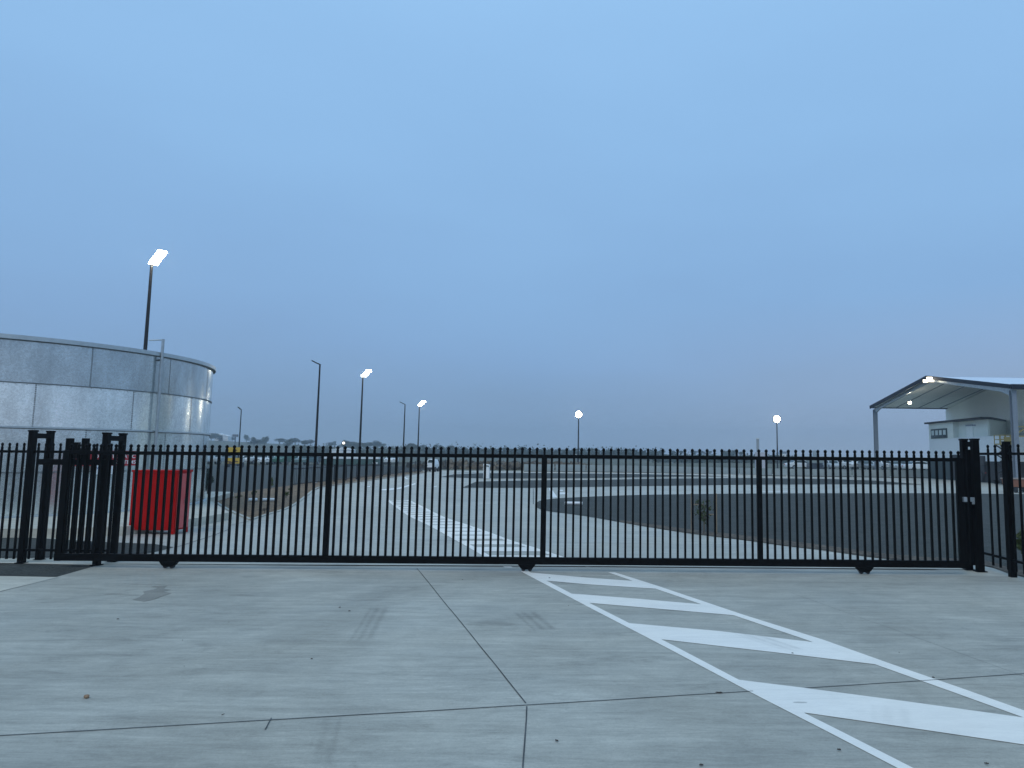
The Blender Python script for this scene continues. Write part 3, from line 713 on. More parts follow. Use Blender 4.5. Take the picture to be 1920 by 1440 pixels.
# ---------------------------------------------------------------- canopy shed
Lg=Vector((26.6,69,0)); Rg=Vector((W(1897,722,48).x,48,0))
zeL=W(1641,763,69).z; zeR=W(1897,722,48).z; ze=(zeL+zeR)/2; mid=(Lg+Rg)/2; zr_=W(1745,706,mid.y).z
shed=empty('canopy_shed',(mid.x,mid.y,0),'white open-sided gable canopy on steel columns at the right edge','shed')
o3=Vector((mid.x,mid.y,0)); XL=26.0
gd=(Rg-Lg); ndir=Vector((-gd.y,gd.x,0)).normalized()
if ndir.x<0: ndir=-ndir
def S(p,along_,z): q=p+ndir*along_-o3; return Vector((q.x,q.y,z))
th=.10
def slab(p1,z1,p2,z2,L0,L1,th,mat,name,par=shed,top=0):
    vs=[S(p1,L0,z1+top),S(p1,L1,z1+top),S(p2,L1,z2+top),S(p2,L0,z2+top)]
    vs2=[v-Vector((0,0,th)) for v in vs]
    m=MB(); m.add(vs+vs2,[(0,1,2,3),(7,6,5,4),(0,4,5,1),(1,5,6,2),(2,6,7,3),(3,7,4,0)]); return m.build(name,mat,par)
u_=gd.normalized()
slab(Lg-u_*.3,ze,mid,zr_,-.3,XL,.05,M_roof,'roof_sheet')
slab(mid,zr_,Rg+u_*.3,ze,-.3,XL,.05,M_roof,'roof_sheet')
slab(Lg,ze-.055,mid,zr_-.055,0,XL,.03,M_soffit,'soffit')
slab(mid,zr_-.055,Rg,ze-.055,0,XL,.03,M_soffit,'soffit')
# barge flashing and eaves gutter
for (pa,za,pb,zb_) in ((Lg-u_*.3,ze,mid,zr_),(mid,zr_,Rg+u_*.3,ze)):
    MB().bar(S(pa,-.34,za-.08),S(pb,-.34,zb_-.08),.08,.30).build('barge_flashing',M_navy,shed)
MB().bar(S(Lg-u_*.36,-.3,ze-.05),S(Lg-u_*.36,XL,ze-.05),.12,.22).build('gutter',M_navy,shed)
MB().bar(S(Rg+u_*.36,-.3,ze-.10),S(Rg+u_*.36,XL,ze-.10),.12,.36).build('gutter',M_navy,shed)
# portal rafters
for k,L0 in enumerate((.05,2.2,4.5,6.7)):
    for (pa,pb) in ((Lg,mid),(Rg,mid)):
        col=M_bluegrey if k==0 else M_soffit
        n1=S(pa,L0,ze-.36); n2=S(pb,L0,zr_-.28)
        MB().bar(n1 if k==0 else n1+Vector((0,0,.26)),n2 if k==0 else n2+Vector((0,0,.18)),.16 if k==0 else .07,.30 if k==0 else .08).build('rafter',M_steel if k==0 else M_bluegrey,shed)
        if k: continue
        # haunch
        k1=n1.lerp(n2,.2)
        MB().add([n1+Vector((-.06,0,0)),k1+Vector((-.06,0,0)),n1+Vector((-.06,0,-.38)),n1+Vector((.06,0,0)),k1+Vector((.06,0,0)),n1+Vector((.06,0,-.38))],[(0,1,2),(5,4,3),(0,3,4,1),(1,4,5,2),(2,5,3,0)]).build('haunch',M_steel,shed)
    for pa in (Lg,Rg):
        if k==0:
            b=S(pa,L0,0); t=S(pa,L0,ze-.30); cm=MB()
            cm.box(b.x-.17,b.x+.17,b.y-.17,b.y-.15,0,t.z); cm.box(b.x-.17,b.x+.17,b.y+.15,b.y+.17,0,t.z); cm.box(b.x-.012,b.x+.012,b.y-.15,b.y+.15,0,t.z)
            cm.build('column',M_bluegrey,shed)
# lights of the shed
def walllight(px,py,Y,s,mat,label):
    p=W(px,py,Y); o=empty('flood_light',(p.x,p.y,p.z),label,'light','flood lights on the white canopy')
    h=MB().box(-s/2,s/2,0,.12,-s*.35,s*.35).build('housing',M_blackp,o,bevel=.01)
    MB().box(-s*.45,s*.45,-.03,-.001,-s*.30,s*.30).build('lamp_lens',mat,h)
    MB().bar((0,.1,0),(0.0,.3,.12),.05).build('bracket',M_steel,o)
walllight(1744,711.5,mid.y-1.0,.66,M_lamp2,'bright flood light at the ridge of the white canopy')
walllight(1735,714.5,mid.y+.2,.42,M_lamp2,'second bright flood light just left of the canopy ridge')
walllight(1706,755,63,.30,M_lamp,'small round glowing light under the canopy soffit')

# ---------------------------------------------------------------- warehouse and annex
XW=34.2
wh=empty('warehouse',(XW,58.5,0),'tall pale warehouse wall standing under the white canopy','warehouse')
MZ=Matrix.Rotation(R(90),4,'Z')
zt=lambda y: zr_-.10-(zr_-ze)*abs(y)/10.5
# gable-shaped wall facing the yard, profile along Y
def yz(pts,x0,x1,mb=None):
    mb=mb or MB(); n=len(pts); vs=[Vector((x0,p[0],p[1])) for p in pts]+[Vector((x1,p[0],p[1])) for p in pts]
    return mb.add(vs,[tuple(range(n)),tuple(range(n,2*n))[::-1]]+[(i+n,(i+1)%n+n,(i+1)%n,i) for i in range(n)])
yz([(-12,0),(11.6,0),(11.6,zt(11.0)),(0,zt(0)),(-12,zt(11.6))],0,18).build('wall',M_wallw,wh)
m=MB()
for k in range(1,20): m.box(-.006,-.002,-11.6+k*1.15,-11.585+k*1.15,0,zt(-11.6+k*1.15)-.05)
m.build('panel_joints',M_soffit,wh)
XA=30.1
def Yat(px): return XA*F/(px-CX)
an=empty('office_annex',(XA,Yat(1790),0),'small white two storey office with a strip window beside the warehouse','office')
oy=Yat(1790); D=XW-XA-.01
ya=Yat(1741.5)-oy; yb=Yat(1787)-oy; yc_=Yat(1843)-oy; yd_=Yat(1872)-oy
def zat(px,py): return W(px,py,Yat(px)).z
zroof=(zat(1742,791)+zat(1842,785))/2; zlow=(zat(1790,822.5)+zat(1870,817.5))/2; zdk=(zat(1745,863)+zat(1845,865))/2
MB().box(0,D,yb,ya,zlow,zroof-.12).build('upper_room',M_cream,an)
MB().poly([(.45,yc_+.1),(.6,yc_+.1),(D,yb-1),(D,yb-.002),(.45,yb-.002)],zlow+.002,zroof-.122).build('balcony_wall',M_cream,an)
MB().box(0,D,yd_,ya,zdk,zlow-.002).build('lower_wall',M_white,an)
MB().box(-.04,D,yd_-.04,yb-.002,zlow-.002,zlow+.05).build('parapet_cap',M_white,an)
MB().poly([(-.3,yc_-.25),(.6,yc_-.25),(D,yb-1),(D,ya+.25),(-.3,ya+.25)],zroof-.12,zroof+.03).build('roof',M_navy,an)
dr=MB().box(.41,.448,Yat(1808)-oy-.55,Yat(1799)-oy-.35,zlow+.06,zlow+1.0).build('door',M_soffit,an)
MB().box(.36,.449,Yat(1808)-oy-.6,Yat(1799)-oy-.3,zlow+1.0,zlow+1.1).build('lintel',M_bluegrey,an)
MB().box(.40,.449,-2.6,-2.3,zlow+.98,zlow+1.08).build('wall_lamp',M_bluegrey,an)
wy0=Yat(1776)-oy; wy1=Yat(1746)-oy; wz1=zat(1760,804); wz0=zat(1760,822)
wn=MB().box(-.05,-.003,wy0,wy1,wz0,wz1).build('window',M_darkgreen,an)
ww=(wy1-wy0-.1)/4
for k in range(4):
    y0_=wy0+.05+k*ww
    MB().box(-.062,-.052,y0_+.05,y0_+ww-.05,wz0+.08,wz1-.09).build('pane',M_glass,wn)
    MB().box(-.072,-.064,y0_+.12,y0_+ww-.12,wz0+.30,wz1-.14).build('blind',M_blind,wn)
yq=Yat(1790)-oy
MB().box(.03,D,yq,ya-.02,0,zdk).build('dark_cladding',M_darkgreen,an)
MB().box(.06,D,yd_+.02,yq-.002,0,zdk).build('roller_door',M_blackp,an)
MB().box(-.05,.025,yq-.06,yq+.06,0,zdk).build('downpipe',M_bluegrey,an)

# ---------------------------------------------------------------- things by the shed
# scissor lift / yellow work platform
Yl=52.0
p=W(1885,824,Yl); bl=empty('work_platform',(p.x,Yl,0),'yellow elevated work platform beside the annex, mostly behind the right gate frame','lift')
zt0=W(1885,816,Yl).z; zt1=W(1885,832.5,Yl).z
m=MB()
for (z) in (zt0,zt1,(zt0+zt1)/2):
    for (a_,b_) in (((-.6,-.4),(.6,-.4)),((.6,-.4),(.6,.4)),((.6,.4),(-.6,.4)),((-.6,.4),(-.6,-.4))): m.bar((a_[0],a_[1],z),(b_[0],b_[1],z),.05)
for x_ in (-.6,-.2,.2,.6):
    for y_ in (-.4,.4): m.bar((x_,y_,zt1),(x_,y_,zt0),.05)
m.box(-.62,.62,-.42,.42,zt1-.06,zt1)
M_dull=newmat('worn_yellow',(.36,.28,.09),.6)
m.build('basket',M_dull,bl)
MB().box(-.35,.35,-.44,-.41,zt1+.02,zt0-.15).build('toe_panel',M_dull,bl)
m=MB()
nst=3; hh=(zt1-.9)/nst
for k in range(nst):
    z0=.8+k*hh; 
    for y_ in (-.3,.3): m.bar((-.55,y_,z0),(.55,y_,z0+hh),.08); m.bar((.55,y_,z0),(-.55,y_,z0+hh),.08)
m.build('scissor_arms',M_blackp,bl)
MB().box(-.8,.8,-.5,.5,.3,.8).build('chassis',M_blackp,bl,bevel=.03)
for x_ in (-.55,.55):
    for y_ in (-.5,.5): MB().tube([(x_,y_-.08,.25),(x_,y_+.08,.25)],.25,16).build('wheel',M_blackp,bl,smooth=True)
# boom rails right of the column
Yb=50
p=W(1912,815,Yb); bs=empty('steel_stair',(p.x,Yb,0),'yellow steel stair rail right of the near canopy column','stair')
za=W(1912,800,Yb).z; zb_=W(1912,818,Yb).z
m=MB(); m.bar((-.6,0,za),(2.5,0,za),.07); m.bar((-.5,0,zb_),(.5,0,za-.05),.08); m.bar((-.6,0,zb_),(2.5,0,zb_),.07)
m.build('handrail',M_dull,bs)
m=MB(); 
for x_ in (-.5,1.0,2.4): m.bar((x_,0,0),(x_,0,za),.07)
m.build('post',M_bluegrey,bs)
# dark skip / truck
p=G(1868,905); Yt=p.y
tr=empty('tipper_truck',(W(1868,880,Yt).x,Yt,0),'dark tipper truck parked under the annex, seen through the right fence','truck')
z1=W(1868,855,Yt).z; z0=W(1868,871,Yt).z
MB().prof([(-.95,z0),(.95,z0),(1.05,z1),(-1.05,z1)],0,3.6).build('tray',newmat('truck_charcoal',(.045,.045,.05),.5),tr,bevel=.02)
MB().box(-.9,.9,.1,5.2,.55,z0-.02).build('chassis',M_blackp,tr,bevel=.03)
MB().box(-.95,.95,3.7,5.3,.55,z1+.1).build('cab',M_blackp,tr,bevel=.08)
for x_ in (-.85,.85):
    for y_ in (.7,1.7,4.6): MB().tube([(x_-.14,y_,.45),(x_+.14,y_,.45)],.45,18).build('wheel',M_blackp,tr,smooth=True)
for x_ in (-.75,.75): MB().box(x_-.12,x_+.12,.05,.098,.7,.82).build('tail_light',newmat('tail_red',(.2,.01,.01),.4),tr)
# blue drum with yellow drum above
p=G(1885.5,905.5); dr_=empty('blue_drum',(p.x,p.y,0),'blue drum standing beside the dark truck','drum')
MB().tube([(0,0,0),(0,0,.04),(0,0,.3),(0,0,.32),(0,0,.6),(0,0,.62),(0,0,.88)],[.28,.29,.28,.295,.28,.295,.28],18).build('body',newmat('drum_blue',(.02,.05,.16),.4),dr_,smooth=True)
MB().tube([(0,0,.40),(0,0,.52)],.297,18).build('label_band',M_white,dr_,smooth=True)
yc=empty('yellow_canister',(p.x,p.y,.885),'small yellow canister on top of the blue drum','canister')
MB().tube([(0,0,0),(0,0,.30),(0,0,.38)],[.18,.18,.07],14).build('body',M_yellow,yc,smooth=True)
MB().tube([(0,0,.38),(0,0,.43)],.05,10).build('cap',M_blackp,yc,smooth=True)
# brown trailer bin at right edge
p=G(1914,924); bt=empty('skip_bin',(p.x+.25,p.y,0),'rust brown wheeled skip bin at the right edge beside the column','bin')
zz=W(1914,899,p.y).z
MB().prof([(-.62,.32),(.7,.32),(.8,zz),(-.72,zz)],0,1.1).build('body',M_brick,bt,bevel=.02)
MB().box(-.76,.84,-.04,1.14,zz,zz+.06).build('rim',newmat('skip_rim',(.3,.24,.2),.6),bt,bevel=.01)
for x_ in (-.45,.5):
    for y_ in (.12,.98): MB().tube([(x_-.05,y_,.16),(x_+.05,y_,.16)],.16,16).build('wheel',M_blackp,bt,smooth=True)
MB().box(-.6,.68,.05,1.05,.26,.32).build('chassis',M_blackp,bt)

# ---------------------------------------------------------------- low precast wall across the yard
wl=[(982,884.3),(1100,884.8),(1200,886.3),(1330,889),(1450,892.5),(1600,894.5),(1745,896.5)]
wt=[870,871.5,873.5,876,878.5,880.5,881.5]
wlp=[G(*p) for p in wl]; wz=[W(wl[i][0],wt[i],wlp[i].y).z for i in range(len(wl))]
wr=empty('precast_wall',wlp[0],'long low grey panel wall along the far side of the yard','wall')
for i in range(len(wl)-1):
    a=wlp[i]-wlp[0]; b=wlp[i+1]-wlp[0]; n_=max(1,int((b-a).length/2.6)); 
    for k in range(n_):
        p0=a.lerp(b,k/n_); p1=a.lerp(b,(k+1)/n_-.02); z=wz[i]+(wz[i+1]-wz[i])*(k+.5)/n_
        MB().bar(p0+Vector((0,.1,z/2)),p1+Vector((0,.1,z/2)),.12,z).build('wall_panel',M_wallgrey,wr)
tag(strip([p+Vector((0,-.05,0)) for p in wlp],.25,.05,.0).build('wall_footing_shadow_gap',M_asphalt),None,None,None,'structure')  # dark strip laid as painted shade along the foot of the wall
bpy.data.objects['wall_footing_shadow_gap'].name='wall_foot_shadow_strip'
# yard fence running behind the garden
Afp=G(545,913.5); Bfp=G(842,878.5)
bf=empty('boundary_fence',Afp,'low dark picket fence running beside the road behind the garden bed','fence')
d=Bfp-Afp; Lf=d.length; un=d.normalized(); hf=1.12
MB().bar(Vector((0,0,hf-.1)),d+Vector((0,0,hf-.1)),.04,.05).build('top_rail',M_pole,bf)
MB().bar(Vector((0,0,.15)),d+Vector((0,0,.15)),.04,.05).build('bottom_rail',M_pole,bf)
m=MB(); n_=int(Lf/.25)
for k in range(n_): q=un*(k*.25); m.bar(q+Vector((0,0,.05)),q+Vector((0,0,hf)),.014)
tag(m.build('picket_infill',M_pole,bf),None,None,None,'stuff')
for k in range(int(Lf/2.4)+1): q=un*(k*2.4); MB().bar(q,q+Vector((0,0,hf+.05)),.06).build('post',M_pole,bf)

# ---------------------------------------------------------------- pedestal, cart, trailer sign etc.
p=G(912,897.5); kd=empty('access_pedestal',p,'white intercom pedestal with dark angled screen in the middle of the yard','pedestal')
hk=W(912,870.5,p.y).z; 
MB().box(-.23,.23,-.14,.14,.03,hk-.16).build('body',M_white,kd,bevel=.02)
MB().prof([(-.25,hk-.16),(.25,hk-.22),(.25,hk-.02),(-.25,hk+.04)],-.17,.16).build('head',M_white,kd,bevel=.015)
MB().prof([(-.20,hk-.13),(.20,hk-.185),(.20,hk-.11),(-.20,hk-.055)],-.185,-.172).build('screen',M_glass,kd)
MB().box(-.3,.3,-.22,.22,0,.03).build('base_plate',M_steel,kd)
p=G(806.5,884.5); ct=empty('utility_cart',p,'small white utility cart facing the camera at the end of the road','cart')
s=.95
MB().prof([(-.45,.35),(.45,.35),(.48,.75),(.40,1.05),(.28,1.30),(-.20,1.36),(-.42,1.05),(-.5,.75)],0,1.9).build('body',M_white,ct,bevel=.03)
MB().prof([(-.28,.95),(.28,.95),(.20,1.24),(-.16,1.27)],-.02,-.002).build('windscreen',M_glass,ct)
MB().box(-.52,.52,-.10,.0,.30,.46).build('bumper',M_blackp,ct,bevel=.02)
for x_ in (-.45,.45):
    for y_ in (.25,1.6): MB().tube([(x_-.10,y_,.26),(x_+.10,y_,.26)],.26,16).build('wheel',M_blackp,ct,smooth=True)
for x_ in (-.33,.33): MB().box(x_-.07,x_+.07,-.03,-.003,.62,.72).build('headlight',M_steel,ct)
# yellow trailer sign
p=G(436,876.5); ts=empty('trailer_sign',p,'yellow trailer-mounted sign board with a mast, left of the far parked cars','sign')
k=p.y/F
wb=24.5*k; MB().box(-wb/2,wb/2,-.06,.06,W(436,873,p.y).z+.25,W(436,858.5,p.y).z).build('lower_board',M_yellow,ts,bevel=.01)
MB().box(-wb/2+.05,wb/2,-.05,.05,W(436,850,p.y).z,W(436,838.5,p.y).z).build('upper_board',M_yellow,ts,bevel=.01)
zl=W(436,866,p.y).z
for (xx,zz) in ((-.45,zl),(.4,zl+.02),(-.2,zl-.12)):
    MB().prof([(xx-.3,zz-.06),(xx+.3,zz-.06),(xx+.3,zz+.06),(xx,zz+.14),(xx-.3,zz+.06)],-.075,-.062).build('arrow_symbol',newmat('amber_dark',(.18,.09,.01),.6),ts)
MB().prof([(.0,W(436,846,p.y).z),(.45,W(436,846,p.y).z),(.45,W(436,843,p.y).z),(.0,W(436,843,p.y).z)],-.062,-.052).build('symbol_bar',newmat('amber_dark',(.25,.14,.01),.6),ts)
zm=W(437,819,p.y).z; zm2=W(437,814.5,p.y).z
MB().bar((.05,.08,.2),(.08,.08,zm),.10).build('mast',M_bluegrey,ts)
MB().box(-.24,.38,-.05,.2,zm,zm2).build('solar_panel',M_bluegrey,ts)
MB().box(-wb/2,wb/2,.08,1.2,.25,.38).build('chassis',M_blackp,ts)
for x_ in (-wb/2-.05,wb/2+.05): MB().tube([(x_-.09,.6,.3),(x_+.09,.6,.3)],.3,16).build('wheel',M_blackp,ts,smooth=True)
# grey tower pipe & cabinet
Yp=100; p=W(1421.5,880,Yp); sk=empty('vent_stack',(p.x,Yp,0),'thick pale grey vent stack rising beside the right gate mullion','stack')
MB().tube([(0,0,0),(0,0,W(1421.5,823,Yp).z)],.20,14).build('stack',newmat('stack_grey',(.33,.35,.36),.5),sk,smooth=True)
MB().tube([(0,0,W(1421.5,823,Yp).z),(0,0,W(1421.5,821.5,Yp).z)],.25,14).build('cap',M_white,sk,smooth=True)
q=W(1424,850,Yp-1); cb=empty('switch_cabinet',(q.x,Yp-1.2,0),'pale lilac-grey equipment cabinet in front of the vent stack','cabinet')
MB().box(-.65,.75,-.3,.3,.1,W(1424,848,Yp-1.2).z).build('body',newmat('cabinet_grey',(.5,.5,.54),.5),cb,bevel=.03)
MB().box(.02,.70,-.33,-.302,.2,W(1424,850,Yp-1.2).z-.1).build('door',newmat('cabinet_grey_door',(.55,.55,.6),.5),cb)
MB().box(-.7,.8,-.35,.35,0,.1).build('plinth',M_wallgrey,cb)
# far structures
p=W(1527.5,857,330); sl_=empty('grain_silo',(p.x,330,0),'hazy concrete silo on the far skyline','silo')
MB().tube([(0,0,-.1),(0,0,W(1527,846,330).z),(0,0,W(1527,845,330).z)],[.95,.95,.7],16).build('tower',M_wallgrey,sl_,smooth=True)
MB().box(-.4,.4,-.4,.4,W(1527,845,330).z,W(1527,844.3,330).z).build('head_house',M_wallgrey,sl_)
p=W(1471,857,260); ds=empty('domed_shed',(p.x,260,0),'far low shed with a curved pale roof','shed')
n=12; zt_=W(1471,848,260).z
MB().box(-1.9,1.9,0,5,0,zt_-.5).build('wall',M_white,ds)
m=MB(); m.prof([( -2*math.cos(math.pi*k/n), zt_-.5+.8*math.sin(math.pi*k/n)) for k in range(n+1)],-.1,5.1).build('roof',M_bluegrey,ds)
# farm buildings on the hill
def farmhouse(px,pyb,Y,w,h,label,mat=M_white):
    p=W(px,pyb,Y); g=hill_z(p.x,Y)-.03; o=empty('farm_shed',(p.x,Y,g),label,'shed','small pale sheds on the far hills')
    MB().box(-w/2,w/2,0,4,0,h).build('wall',mat,o)
    MB().prof([(-w/2-.2,h),(w/2+.2,h),(w/2+.2,h+.1),(0,h+h*.45),(-w/2-.2,h+.1)],-.2,4.2).build('roof',mat,o)
farmhouse(410,823,430,5,3.2,'white shed highest on the left hill, left one of two')
farmhouse(419,824,430,5.5,2.8,'white shed highest on the left hill, right one of two')
farmhouse(1073,851,250,5,1.2,'low pale shed behind the middle lamp post')
farmhouse(1096,852,260,3,1.2,'tiny pale shed right of the middle lamp post')
farmhouse(640,849,240,7,2.0,'low white shed on the skyline below the tiny far lamp')

# ---------------------------------------------------------------- trees
def crown_mesh(seed, w, h, z0, n, leaf, lobes=7, flat=1.0):
    rnd=random.Random(seed); m=MB(); C=[]
    for i in range(lobes):
        a=rnd.uniform(0,2*math.pi); r=rnd.uniform(.1,.75)*w/2; zc=z0+h*rnd.uniform(.30,.72)
        C.append((Vector((r*math.cos(a),r*math.sin(a),zc)),rnd.uniform(.16,.34)*w,rnd.uniform(.12,.24)*h*flat))
    C.append((Vector((0,0,z0+h*.5)),.36*w,.32*h)); C.append(C[-1])
    for i in range(n):
        c,rw,rh_=rnd.choice(C)
        while True:
            v=Vector((rnd.uniform(-1,1),rnd.uniform(-1,1),rnd.uniform(-1,1)))
            if v.length<1: break
        v=v.normalized()*(v.length**.5)
        p=c+Vector((v.x*rw,v.y*rw,v.z*rh_)); s=leaf*rnd.uniform(.6,1.4)
        d1=Vector((rnd.gauss(0,1),rnd.gauss(0,1),rnd.gauss(0,1))).normalized(); d2=d1.cross(Vector((rnd.gauss(0,1),rnd.gauss(0,1),rnd.gauss(0,1)))).normalized()
        m.add([p-d1*s,p+d2*s*.5,p+d1*s,p-d2*s*.5],[(0,1,2,3)])
    return m,C
protos=[]
specs=[(10,8,2.0,1300,.48,9,1),(8,9,2.2,1100,.46,8,1.2),(12,7,2.2,1500,.48,11,1.2),(6,8,2.4,700,.42,6,1),(9,6,2.0,900,.42,6,1.1),(14,8,1.6,1700,.50,12,1.3),(5,7,1.3,650,.42,5,1.3)]
store=[]
for i,(w_,h_,z_,n_,lf,lb,fl_) in enumerate(specs):
    cm,C=crown_mesh(100+i,w_,h_-z_+1,z_-.4,n_,lf,lb,fl_)
    tm=MB(); tm.tube([(0,0,-.6),(.1,0,z_*.6),(.05,.05,z_+1.2)],[.32,.24,.16],8)
    for (c,rw,rh_) in C[:5]: tm.tube([(.06,0,z_*.7),tuple((c+Vector((0,0,-.3))*1).lerp(Vector((0,0,z_)),.45)),tuple(c)],[.15,.10,.04],6,False)
    def tomesh(mb,name,mat):
        me=bpy.data.meshes.new(name); me.from_pydata(mb.v,[],mb.f); me.materials.append(mat); return me
    store.append((tomesh(cm,'crown',M_leafs[i%3]),tomesh(tm,'trunk',M_bark),h_,w_))
def tree(i,x,y,z,sx,sz,label,rz,group='trees along the far skyline'):
    cme,tme,h_,w_=store[i]; o=empty('tree',(x,y,z),label,'tree',group,rz=rz); o.scale=(sx/w_,sx/w_,sz/h_)
    for nme,me in (('crown',cme),('trunk',tme)):
        c=bpy.data.objects.new(nme,me); COL.objects.link(c); c.parent=o
TR_=[(397,812,16),(411,815,10),(426,816,14),(436,820,10),(463,815,8),(476,818,8),(477,823,16),(488,824,10),(497,818,11),(524,821,20),(541,823,14),(554,821,18),
(572,825,14),(583,824,10),(622,829,15),(628,826,5),(646,825,10),(657,827,17),(670,829,12),(683,830,12),(694,829,14),(707,826,16),(716,831,12),(746,836,8),(763,834,12),(772,830,18),
(781,834,10),(790,834,11),(802,838,10),(816,832,9),(829,835,11),(839,837,8),(847,835,12),(857,839,11),(865,841,8),(872,839,12),(883,841,10),(891,842,9),(899,843,12),(908,842,9),(915,842,12),(926,839,10),
(937,842,10),(948,838,12),(959,842,10),(970,841,11),(980,836,12),(991,842,10),(1003,841,12),(1016,842,11),(1030,843,12),(1045,842,12),(1056,843,9),(1066,844,13),(1078,842,10),(1091,842,15),(1108,841,15),(1121,842,12),(1135,846,13),(1150,844,19),(1175,842,16),(1190,846,8),(1204,847,11),(1217,847,7),
(1240,848,12),(1262,849,14),(1276,848,10),(1300,848,12),(1315,845,15),(1330,847,10),(1360,845,12),(1375,843,14),(1390,847,10)]
ordn=['first','second','third','fourth','fifth','sixth','seventh','eighth','ninth','tenth','eleventh','twelfth','thirteenth','fourteenth','fifteenth','sixteenth','seventeenth','eighteenth','nineteenth']
marksx=[(388,'the tank'),(455,'the thin unlit lamp post'),(590,'the nearest unlit lamp post'),(676,'the third lamp post from the left'),(757,'the farther unlit lamp post'),(785,'the small lit lamp post'),(907,'the white pedestal'),(1018,'the middle gate mullion'),(1084,'the middle lit lamp post'),(1255,'the skyline gap'),]
cnts={}
rt=random.Random(5)
for (px,py,wp) in TR_:
    Y=rt.uniform(330,470) if px<760 else rt.uniform(300,400)
    p=W(px,py,Y); g=hill_z(p.x,Y)-.1
    h_=max(p.z-g,2.8); w_=wp*Y/F*1.3
    mk=[m for m in marksx if m[0]<=px][-1]; mn=mk[1] 
    cnts[mn]=cnts.get(mn,0)+1
    i=rt.randrange(7)
    if wp<=8: i=rt.choice((3,6))
    tree(i,p.x,Y,g,w_,h_,f'hazy skyline tree, {ordn[cnts[mn]-1]} to the right of {mn.rstrip(",")}',rt.uniform(0,6.28))
# lower bushes mass in front of the far trees
def scrub(name,x0,x1,Y0_,Y1_,n,h,label,mat,seed):
    rnd=random.Random(seed); m=MB()
    for i in range(n):
        px=rnd.uniform(x0,x1); Y=rnd.uniform(Y0_,Y1_); X=(px-CX)/F*Y; g=hill_z(X,Y)-.03; hh=h*rnd.uniform(.5,1.1); ww=rnd.uniform(1.5,4)
        for k in range(70):
            v=Vector((rnd.gauss(0,.4),rnd.gauss(0,.4),abs(rnd.gauss(0,.30))))
            q=Vector((X+v.x*ww,Y+v.y*ww,g+min(v.z,1)*hh)); s=rnd.uniform(.18,.45)
            d1=Vector((rnd.gauss(0,1),rnd.gauss(0,1),rnd.gauss(0,1))).normalized(); d2=d1.cross(Vector((rnd.gauss(0,1),rnd.gauss(0,1),rnd.gauss(0,1)))).normalized()
            m.add([q-d1*s,q+d2*s,q+d1*s,q-d2*s],[(0,1,2,3)])
    me=bpy.data.meshes.new(name); me.from_pydata(m.v,[],m.f); me.materials.append(mat); o=bpy.data.objects.new(name,me); COL.objects.link(o)
    return tag(o,label,'scrub',None,'stuff')
scrub('scrub_belt',800,1240,240,300,330,5.0,'belt of grey-brown scrub under the far skyline trees',M_leafs[1],3)
scrub('scrub_belt',1240,1500,180,260,170,2.6,'belt of low grey bushes left of the parked cars on the right',M_leafs[1],4)
scrub('scrub_belt',560,800,260,330,110,4.0,'belt of scrub below the trees behind the lamp posts',M_leafs[2],5)
scrub('weedy_bank',815,1090,88,110,190,.9,'brown weedy bank behind the far gravel island',foliage('dry_weeds',(.10,.075,.045),(.17,.13,.08)),6)

# ---------------------------------------------------------------- shrubs & saplings
def plant(name,px,py,hpx,wpx,label,cat,n,leaf,mat=M_shrub,seed=1,stakes=0,trunk=.02):
    b=G(px,py); k=b.y/F; h=hpx*k; w=wpx*k
    o=empty(name,b,label,cat)
    cm,C=crown_mesh(seed,w,h*.85,h*.12,n,leaf,7)
    me=bpy.data.meshes.new('foliage'); me.from_pydata(cm.v,[],cm.f); me.materials.append(mat); c=bpy.data.objects.new('foliage',me); COL.objects.link(c); c.parent=o
    tm=MB(); tm.tube([(0,0,0),(.01,0,h*.5),(0,.01,h*.85)],[trunk,trunk*.8,trunk*.4],6)
    for (cc,rw,rh_) in C[:5]: tm.tube([(0,0,h*.3),tuple(cc)],[trunk*.5,trunk*.3],5,False)
    tm.build('stem',M_bark,o)
    for s_ in range(stakes):
        sx=(-1 if s_==0 else 1)*w*.62
        MB().box(sx-.025,sx+.025,-.025,.025,0,h*1.0).build('stake',M_timber,o)
        MB().bar((sx,0,h*.72-(.25 if s_ else 0)),(0,0,h*.72-(.25 if s_ else 0)),.012,.03).build('tie',M_timber,o)
    return o
plant('sapling',1320,1000,73,36,'young green sapling tied between two timber stakes in the rock bed','sapling',230,.04,foliage('sapling_leaves',(.03,.045,.015),(.08,.10,.03)),seed=11,stakes=2)
plant('sapling',508,917,26,8,'thin sapling with a stake at the back of the garden bed','sapling',150,.05,seed=12,stakes=0)
plant('shrub',476,934,18,10,'small grey-green shrub at the left of the garden bed','shrub',120,.045,seed=13)
plant('shrub',448,937,11,12,'low shrub nearest the tank in the garden bed','shrub',90,.04,seed=14)
plant('shrub',536,934,14,10,'small shrub in the middle of the garden bed','shrub',90,.04,seed=15)
plant('shrub',496,962,12,14,'sprawling leafless shrub near the front tip of the garden bed','shrub',50,.03,M_bark,seed=16)
plant('shrub',388,935,62,12,'tall dark shrub right beside the tank wall','shrub',380,.07,M_leafs[1],seed=17,trunk=.03)
plant('shrub',1921,1060,74,26,'green shrub behind the right fence at the photo edge','shrub',420,.05,seed=18)
plant('shrub',545,921,8,9,'tiny tuft at the right of the garden bed','shrub',50,.04,seed=19)

